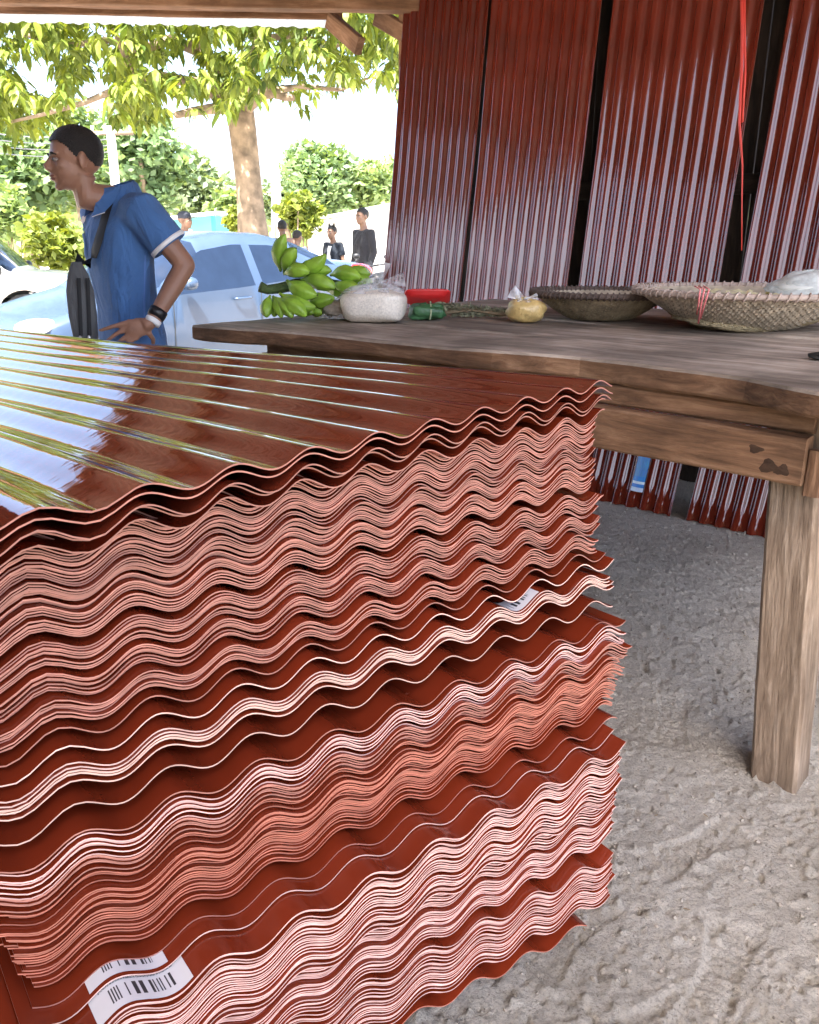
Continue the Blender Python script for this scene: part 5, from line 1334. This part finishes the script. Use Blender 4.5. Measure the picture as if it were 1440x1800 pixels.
# ---------------------------------------------------------------- vehicles
def vehicle(name, label, loc, heading, prof, paint, gz=GZ, flipname='car'):
    """body lofted from stations along its length; x from the nose, y to its right side as seen from above"""
    d = Vector((heading[0], heading[1], 0)).normalized(); s_ = Vector((d.y, -d.x, 0))      # s_: right-hand side
    root = empty(name, (loc[0], loc[1], gz), label, flipname)
    W = lambda x, y, z: Vector((loc[0], loc[1], gz))-d*x+s_*y+Vector((0, 0, z))
    LN = prof['len']; st = np.unique(np.concatenate([np.linspace(0, LN, 64), np.array(prof['cuts'])]))
    itp = lambda k, x: float(np.interp(x, prof[k][0], prof[k][1]))
    rows_ = []
    for x in st:
        hw, top, belt, gw = itp('hw', x), itp('top', x), itp('belt', x), itp('gw', x)
        sill = prof['sill']
        for xw in prof['wheels']:
            dx = abs(x-xw); ra = prof['wr']+.055
            if dx < ra: sill = max(sill, prof['wr']+math.sqrt(ra*ra-dx*dx))
        belt = max(belt, sill+.06); top = max(top, belt+.02)
        mid = max(sill+.02, min(.55, belt-.05)); low = max(sill+.008, min(.36, mid-.01))
        cab = top-belt
        if cab > .22:
            half = [(hw*.95, sill), (hw*.985, low), (hw, mid), (hw*.975, belt), (gw+.03, top-.13), (gw-.04, top-.035), (gw*.6, top-.006), (0, top)]
        else:
            half = [(hw*.95, sill), (hw*.985, low), (hw, mid), (hw*.975, belt), (hw*.93, belt+cab*.45), (hw*.80, belt+cab*.75), (hw*.45, belt+cab*.97), (0, top)]
        rows_.append([W(x, y, z) for y, z in half]+[W(x, -y, z) for y, z in half[-2::-1]])
    n_ = len(rows_[0]); V = [v for r_ in rows_ for v in r_]
    body_f = []; glass = {}; 
    for i in range(len(st)-1):
        xm = (st[i]+st[i+1])/2
        for k in range(n_-1):
            q_ = (i*n_+k, i*n_+k+1, (i+1)*n_+k+1, (i+1)*n_+k); kk = k if k < 7 else 13-k
            key = None
            for (nm, xa, xb, ks) in prof['glass']:
                if xa <= xm <= xb and kk in ks:
                    key = (nm, 'R' if k < 7 else 'L') if 'side' in nm else (nm, '')
            if key: glass.setdefault(key, []).append(q_)
            else: body_f.append(q_)
    body_f.append(tuple(range(n_))); body_f.append(tuple((len(st)-1)*n_+k for k in range(n_))[::-1])
    def sub(nm, faces, mat, par):
        us = sorted({i for f_ in faces for i in f_}); mp_ = {i: j for j, i in enumerate(us)}
        return obj(nm, [V[i] for i in us], [tuple(mp_[i] for i in f_) for f_ in faces], mat, par)
    bo = sub('body', body_f, paint, root)
    for (nm, sd_), fs in glass.items(): sub('side_window' if 'side' in nm else nm, fs, GLS, root)
    # closed underside
    MB().box(W(LN/2, 0, prof['sill']+.12), (1, 1, 1), Matrix((d*(LN*.9), s_*(prof['hw'][1][len(prof['hw'][1])//2]*1.7), Vector((0, 0, .14)))).transposed()).build('underbody', TYR, root, smooth=False)
    for xw in prof['wheels']:
        for sy in (1, -1):
            yw = sy*(itp('hw', xw)-.11); r_ = prof['wr']
            wmb = MB(); cs = W(xw, yw, r_)
            prof_ = [(r_*.62, -.09), (r_*.93, -.10), (r_, -.07), (r_, .07), (r_*.93, .10), (r_*.62, .09)]
            wmb.loft([[cs+(d*math.cos(a)*rr+Vector((0, 0, 1))*math.sin(a)*rr)+s_*(sy*yy) for a in [2*math.pi*i/28 for i in range(28)]] for rr, yy in prof_], caps=False)
            ty = wmb.build('wheel', TYR, root)
            rm = MB(); rm.loft([[cs+(d*math.cos(a)*rr+Vector((0, 0, 1))*math.sin(a)*rr)+s_*(sy*yy) for a in [2*math.pi*i/28 for i in range(28)]] for rr, yy in ((r_*.63, .085), (r_*.60, .06), (r_*.25, .055), (.03, .075))], caps=False)
            for j in range(5):
                a = 2*math.pi*j/5; dr = d*math.cos(a)+Vector((0, 0, 1))*math.sin(a); rm.tube([cs+dr*.04+s_*sy*.075, cs+dr*r_*.6+s_*sy*.078], [.035, .03], 6)
            rm.build('rim', RIM, ty)
    return root, W, itp, bo
GLS = flat('car_glass', (.012, .022, .045), .06, var=.1, coat=0, spec=.3); TYR = flat('tyre_rubber', (.02, .02, .02), .8); RIM = flat('alloy', (.55, .55, .56), .35, metal=.6)
SILV = flat('silver_blue_paint', (.048, .078, .135), .25, metal=.1, coat=.3, var=.03); WHP = flat('white_truck_paint', (.80, .80, .78), .25, coat=.6, var=.03)
SEDAN = dict(len=4.35, sill=.24, wr=.31, wheels=(.82, 3.42), cuts=[1.12, 1.22, 1.86, 1.92, 2.42, 2.52, 3.1, 3.3, 3.72],
    hw=([0, .08, .3, .9, 2.2, 3.6, 4.15, 4.35], [.55, .66, .77, .83, .85, .83, .75, .64]),
    top=([0, .05, .25, .7, 1.15, 1.5, 1.9, 2.3, 2.8, 3.15, 3.72, 4.2, 4.3, 4.35], [.48, .62, .72, .83, .93, 1.18, 1.38, 1.435, 1.425, 1.36, 1.16, 1.12, 1.08, .62]),
    belt=([0, .05, .5, 1.15, 2.2, 3.2, 4.2, 4.35], [.44, .56, .72, .85, .90, .97, 1.03, .54]),
    gw=([0, 1.2, 1.9, 2.6, 3.2, 3.7, 4.35], [.70, .70, .60, .60, .62, .66, .66]),
    glass=[('side_front', 1.42, 2.40, (3,)), ('side_rear', 2.52, 3.14, (3,)), ('windshield', 1.20, 1.86, (4, 5, 6)), ('rear_window', 3.10, 3.68, (4, 5, 6))])
# silver sedan parked nose to the left; its right-hand (near) side shows
cd_ = Vector((-.62, -.785, 0)).normalized(); cs_ = Vector((cd_.y, -cd_.x, 0))
near_nose = Vector((-3.02, 6.60, 0))
cloc = near_nose+(cs_*.85 if cs_.y > 0 else -cs_*.85)
car, CW, citp, cbody = vehicle('sedan', 'silver blue four door sedan parked outside behind the plantains', cloc, cd_, SEDAN, SILV)
nsy = -1 if cs_.y > 0 else 1
DK = flat('panel_gap', (.03, .035, .04), .7); RL = flat('red_lamp', (.55, .02, .03), .25, coat=.5); CLN = flat('clear_lamp', (.75, .76, .78), .1, coat=.5)
for x in (1.40, 2.46, 3.30):
    zs = [.30, .45, .60, .75, .90]
    pts = [CW(x+.02*(z-.6), nsy*(citp('hw', x)*(1.002 if z > .5 else .995)+.001), z) for z in zs]
    V = [p+cd_*.006 for p in pts]+[p-cd_*.006 for p in pts]; obj('door_gap', V, [(i, i+1, 6+i, 5+i) for i in range(4)], DK, car)
for x in (2.22, 3.02):
    hd_ = MB().tube([CW(x-.11, nsy*(citp('hw', x)+.002), .80), CW(x-.08, nsy*(citp('hw', x)+.026), .80), CW(x+.08, nsy*(citp('hw', x)+.026), .805), CW(x+.11, nsy*(citp('hw', x)+.002), .805)], .013, 7); hd_.build('door_handle', SILV, car)
for sy in (1, -1):
    MB().ell(CW(4.10, sy*.68, 1.00), (.24, .13, .09), Matrix((cd_, cs_, Vector((0, 0, 1)))).transposed()).build('tail_light', RL, car)
    MB().ell(CW(.22, sy*.60, .66), (.20, .14, .07), Matrix((cd_, cs_, Vector((0, 0, 1)))).transposed()).build('headlight', CLN, car)
    V, F = lump(CW(1.52, sy*.94, .97), (.07, .09, .06), 2.5, noise=.03, M3=Matrix((cd_, cs_, Vector((0, 0, 1)))).transposed()); obj('mirror', V, F, SILV, car)
MB().box(CW(4.36, 0, .52), (.01, .5, .12), Matrix((cd_, cs_, Vector((0, 0, 1)))).transposed()).build('number_plate', WHT, car, smooth=False)
TRUCK = dict(len=5.1, sill=.42, wr=.38, wheels=(.90, 3.75), cuts=[.98, 1.05, 1.5, 1.55, 2.32, 2.40, 3.2, 3.4],
    hw=([0, .1, .4, 1, 3, 5.1], [.72, .82, .88, .90, .90, .88]), top=([0, .06, .2, .6, 1.0, 1.55, 1.9, 3.2, 3.45, 3.55, 5.05, 5.1], [.72, .93, 1.02, 1.07, 1.10, 1.64, 1.72, 1.70, 1.5, 1.12, 1.12, 1.0]),
    belt=([0, .06, .4, 1.0, 3.4, 5.1], [.66, .86, .98, 1.03, 1.06, 1.06]), gw=([0, 1.0, 1.6, 3.2, 5.1], [.78, .78, .68, .68, .70]),
    glass=[('side_front', 1.18, 2.30, (3,)), ('side_rear', 2.40, 3.25, (3,)), ('windshield', 1.03, 1.53, (4, 5, 6))])
td = Vector((.97, .20, 0)).normalized(); ts = Vector((td.y, -td.x, 0))
wc = Vector(aty(50, 548, 13.0))
tl = Vector((wc.x, wc.y, 0))+td*.90-ts*.78
trk, TW, titp, _ = vehicle('pickup_truck', 'white pickup truck with its hood at the left edge of the picture', tl, td, TRUCK, WHP, gz=-.30, flipname='truck')
Mt_ = Matrix((td, ts, Vector((0, 0, 1)))).transposed()
for sy in (1, -1):
    V, F = lump(TW(.10, sy*.66, .86), (.10, .16, .09), 3, noise=.02, M3=Mt_); hl_ = obj('headlight', V, F, CLN, trk)
    MB().ell(TW(.22, sy*.84, .86), (.06, .05, .06), Mt_).build('indicator', flat('amber_red_lamp', (.7, .12, .05), .3), hl_)
    V, F = lump(TW(1.20, sy*1.03, 1.12), (.06, .10, .09), 2.5, noise=.02, M3=Mt_); obj('mirror', V, F, flat('black_mirror', (.02, .02, .02), .5), trk)
V, F = lump(TW(-.02, 0, .55), (.09, .86, .13), 4, noise=.02, M3=Mt_); obj('bumper', V, F, flat('grey_bumper', (.40, .42, .45), .4), trk)
V, F = lump(TW(.03, 0, .86), (.05, .46, .09), 4, noise=.01, M3=Mt_); obj('grille', V, F, flat('dark_grille', (.03, .03, .03), .5), trk)
# motorcycle, mostly hidden
mc = Vector(aty(684, 480, 11.5)); mroot = empty('motorcycle', (mc.x, 11.5, GZ), 'dark parked motorcycle beside the leftmost leaning sheet', 'motorcycle')
md = Vector((.75, .66, 0)).normalized(); mp_ = lambda x, z, y=0: Vector((mc.x, 11.5, GZ))+md*x+Vector((-md.y, md.x, 0))*y+Vector((0, 0, z))
BLK = flat('black_plastic', (.015, .016, .018), .4); CHR = flat('chrome', (.6, .6, .62), .2, metal=.9)
for xw in (-.62, .62):
    t_ = MB().tube([mp_(xw+.29*math.cos(a), .30+.29*math.sin(a)) for a in [2*math.pi*i/28 for i in range(29)]], .045, 8, caps=False).build('wheel', TYR, mroot)
    sp_ = MB()
    for j in range(8):
        a = math.pi*j/8; sp_.tube([mp_(xw-.26*math.cos(a), .30-.26*math.sin(a)), mp_(xw+.26*math.cos(a), .30+.26*math.sin(a))], .006, 5)
    sp_.build('spokes', CHR, t_)
MB().tube([mp_(-.62, .30), mp_(-.45, .82), mp_(-.38, 1.0)], .028, 8).build('fork', CHR, mroot)
MB().tube([mp_(-.32, 1.06, -.34), mp_(-.38, 1.02, -.1), mp_(-.38, 1.02, .1), mp_(-.32, 1.06, .34)], .016, 8).build('handlebar', BLK, mroot)
MB().tube([mp_(-.42, .75), mp_(0, .42), mp_(.35, .50), mp_(.62, .32)], .03, 8).build('frame', BLK, mroot)
V, F = lump(mp_(-.10, .82), (.26, .14, .12), 2.3, M3=Matrix((md, Vector((-md.y, md.x, 0)), Vector((0, 0, 1)))).transposed()); obj('fuel_tank', V, F, BLK, mroot)
V, F = lump(mp_(.38, .80), (.34, .13, .06), 2.6, M3=Matrix((md, Vector((-md.y, md.x, 0)), Vector((0, 0, 1)))).transposed()); obj('seat', V, F, BLK, mroot)
V, F = lump(mp_(.0, .48), (.20, .14, .16), 2.6); obj('engine', V, F, CHR, mroot)
MB().ell(mp_(-.52, .92), (.09, .09, .09)).build('headlamp', CLN, mroot)
for sy in (-.3, .3): MB().tube([mp_(-.34, 1.05, sy), mp_(-.30, 1.12, sy*1.05)], .008, 6).ell(mp_(-.30, 1.14, sy*1.08), (.05, .025, .035)).build('mirror', BLK, mroot)

# ---------------------------------------------------------------- people in the street
def far_person(x, Y, hgt, face, shirt_c, pants_c, label, head_c=(.20, .11, .07), hair='short', arm=.0, lean=0., inner=None, trim=None, tuft=False, lng=False):
    b0_ = Vector((out(x, 420, Y).x, Y, GZ)); k = hgt/1.72; u = Vector((0, 0, 1))
    ff = Vector((face[0], face[1], 0)).normalized(); ll = u.cross(ff)
    root = empty('person', b0_, label, 'person', 'people standing about in the street')
    C = lambda z, dx=0, dy=0: b0_+u*z*k+ff*(dx+lean*z)*k+ll*dy*k
    sk = skin_mat('skin', head_c); h0 = C(1.585, .02)
    mb = MB(); P, Mx = head_shapes(mb, h0, ff, ll, k)
    mb.tube([h0-u*.05*k, C(1.44, -.01), C(1.38, -.02)], [.05*k, .055*k, .07*k], 10)
    mb.loft([ring(C(z, dx), rx*k, ry*k, ff, ll, 14) for z, dx, rx, ry in [(.88, 0, .085, .14), (1.05, 0, .085, .125), (1.25, .01, .095, .15), (1.38, -.01, .06, .12), (1.42, -.01, .04, .06)]])
    arms = []
    for sy in (1, -1):
        s0, e0, w0 = C(1.37, -.01, .165*sy), C(1.10, -.03+arm*.05, .215*sy), C(.88, .05+arm*.15, .205*sy)
        arms.append((s0, e0, w0)); mb.tube([s0, e0, w0], [.046*k, .038*k, .026*k], 10)
        mb.ell(w0-u*.06*k, (.030*k, .022*k, .045*k)); 
        for j in range(4): mb.tube([w0-u*.09*k+ff*(.02-.014*j)*k, w0-u*.135*k+ff*(.025-.014*j)*k, w0-u*(.165-.006*abs(j-1))*k+ff*(.035-.014*j)*k], [.009*k, .0085*k, .007*k], 6)
        mb.tube([w0-u*.03*k+ff*.02*k, w0-u*.085*k+ff*.05*k], [.011*k, .009*k], 6)
        mb.tube([C(.90, 0, .085*sy), C(.49, .02, .09*sy), C(.09, -.01, .10*sy)], [.075*k, .05*k, .037*k], 10)
    remeshed('body', mb, .012, sk, root, 2)
    cm = cloth('street_shirt', shirt_c, .6, 10)
    mb = MB().loft([ring(C(z, dx), rx*k, ry*k, ff, ll, 18, 2.4) for z, dx, rx, ry in [(.84, 0, .115, .172), (1.0, 0, .108, .155), (1.22, .012, .118, .178), (1.34, -.005, .092, .172), (1.40, -.012, .066, .10)]])
    for (s0, e0, w0) in arms:
        end = w0 if lng else s0.lerp(e0, .65)
        s1_ = s0.lerp(C(1.33, -.01), .55)
        mb.tube([s1_, s0, s0.lerp(e0, .5), e0, w0] if lng else [s1_, s0, s0.lerp(e0, .3), end], [.075*k, .068*k, .060*k, .052*k, .040*k] if lng else [.078*k, .072*k, .068*k, .064*k], 12)
    sh_ = remeshed('jacket' if lng else 'shirt', mb, .014, cm, root, 4)
    if inner: 
        mb = MB().loft([ring(C(z, dx), rx*k, ry*k, ff, ll, 14) for z, dx, rx, ry in [(.90, .055, .080, .070), (1.2, .070, .072, .065), (1.36, .035, .06, .05)]]); mb.build('undershirt', flat('white_undershirt', inner, .8), sh_)
    pm_ = cloth('street_trousers', pants_c, .5, 12)
    mb = MB().loft([ring(C(z), .10*k, .15*k, ff, ll) for z in (.82, .96)])
    for sy in (1, -1): mb.tube([C(.88, 0, .085*sy), C(.49, .02, .09*sy), C(.08, -.01, .10*sy)], [.098*k, .072*k, .06*k], 12)
    remeshed('trousers', mb, .016, pm_, root, 3)
    for sy in (1, -1):
        V, F = lump(C(.045, .06, .10*sy), (.135*k, .046*k, .045*k), 2.6, noise=.02, M3=Matrix((ff, ll, u)).transposed(), flatz=GZ+.003); obj('shoe', V, F, SHO, root)
    if hair == 'cap':
        cp = MB(); capm = flat('dark_cap', (.03, .035, .05), .8)
        cp.ell(h0+u*.055*k-ff*.01*k, (.103*k, .084*k, .072*k), Mx, 18, 10); cp.ell(h0+u*.048*k+ff*.12*k, (.065*k, .065*k, .008*k), Mx, 14, 6); cp.build('cap', capm, root)
    else:
        hp_ = hair_cap('hair', h0, ff, ll, HAIR, root, k)
        if tuft:
            for sy in (1, -1): MB().tube([h0+u*.10*k+ll*sy*.045*k, h0+u*.16*k+ll*sy*.062*k], [.030*k, .010*k], 8).build('hair_tuft', HAIR, hp_)
    face_details(P, Mx, k, root, flat('iris_far', (.02, .012, .01), .2), HAIR)
    return root
far_person(636, 13.2, 1.82, (-.75, -.65), (.022, .022, .026), (.03, .032, .04), 'man in long sleeved black jacket standing beyond the silver sedan', lng=True, lean=-.02)
far_person(585, 14.2, 1.58, (-.6, -.8), (.015, .02, .03), (.10, .12, .16), 'person in dark vest over white shirt near the white house', tuft=True, inner=(.8, .8, .8))
far_person(497, 14.0, 1.66, (-.3, .95), (.35, .22, .17), (.06, .07, .1), 'person whose dark hair shows above the sedan roof beside the trunk')
far_person(522, 13.4, 1.50, (.5, .85), (.30, .33, .38), (.06, .07, .1), 'shorter person half hidden behind the rear window of the sedan')
far_person(326, 12.2, 1.74, (.9, -.3), (.72, .72, .72), (.06, .07, .1), 'person in white with dark cap behind the sedan roof', hair='cap')
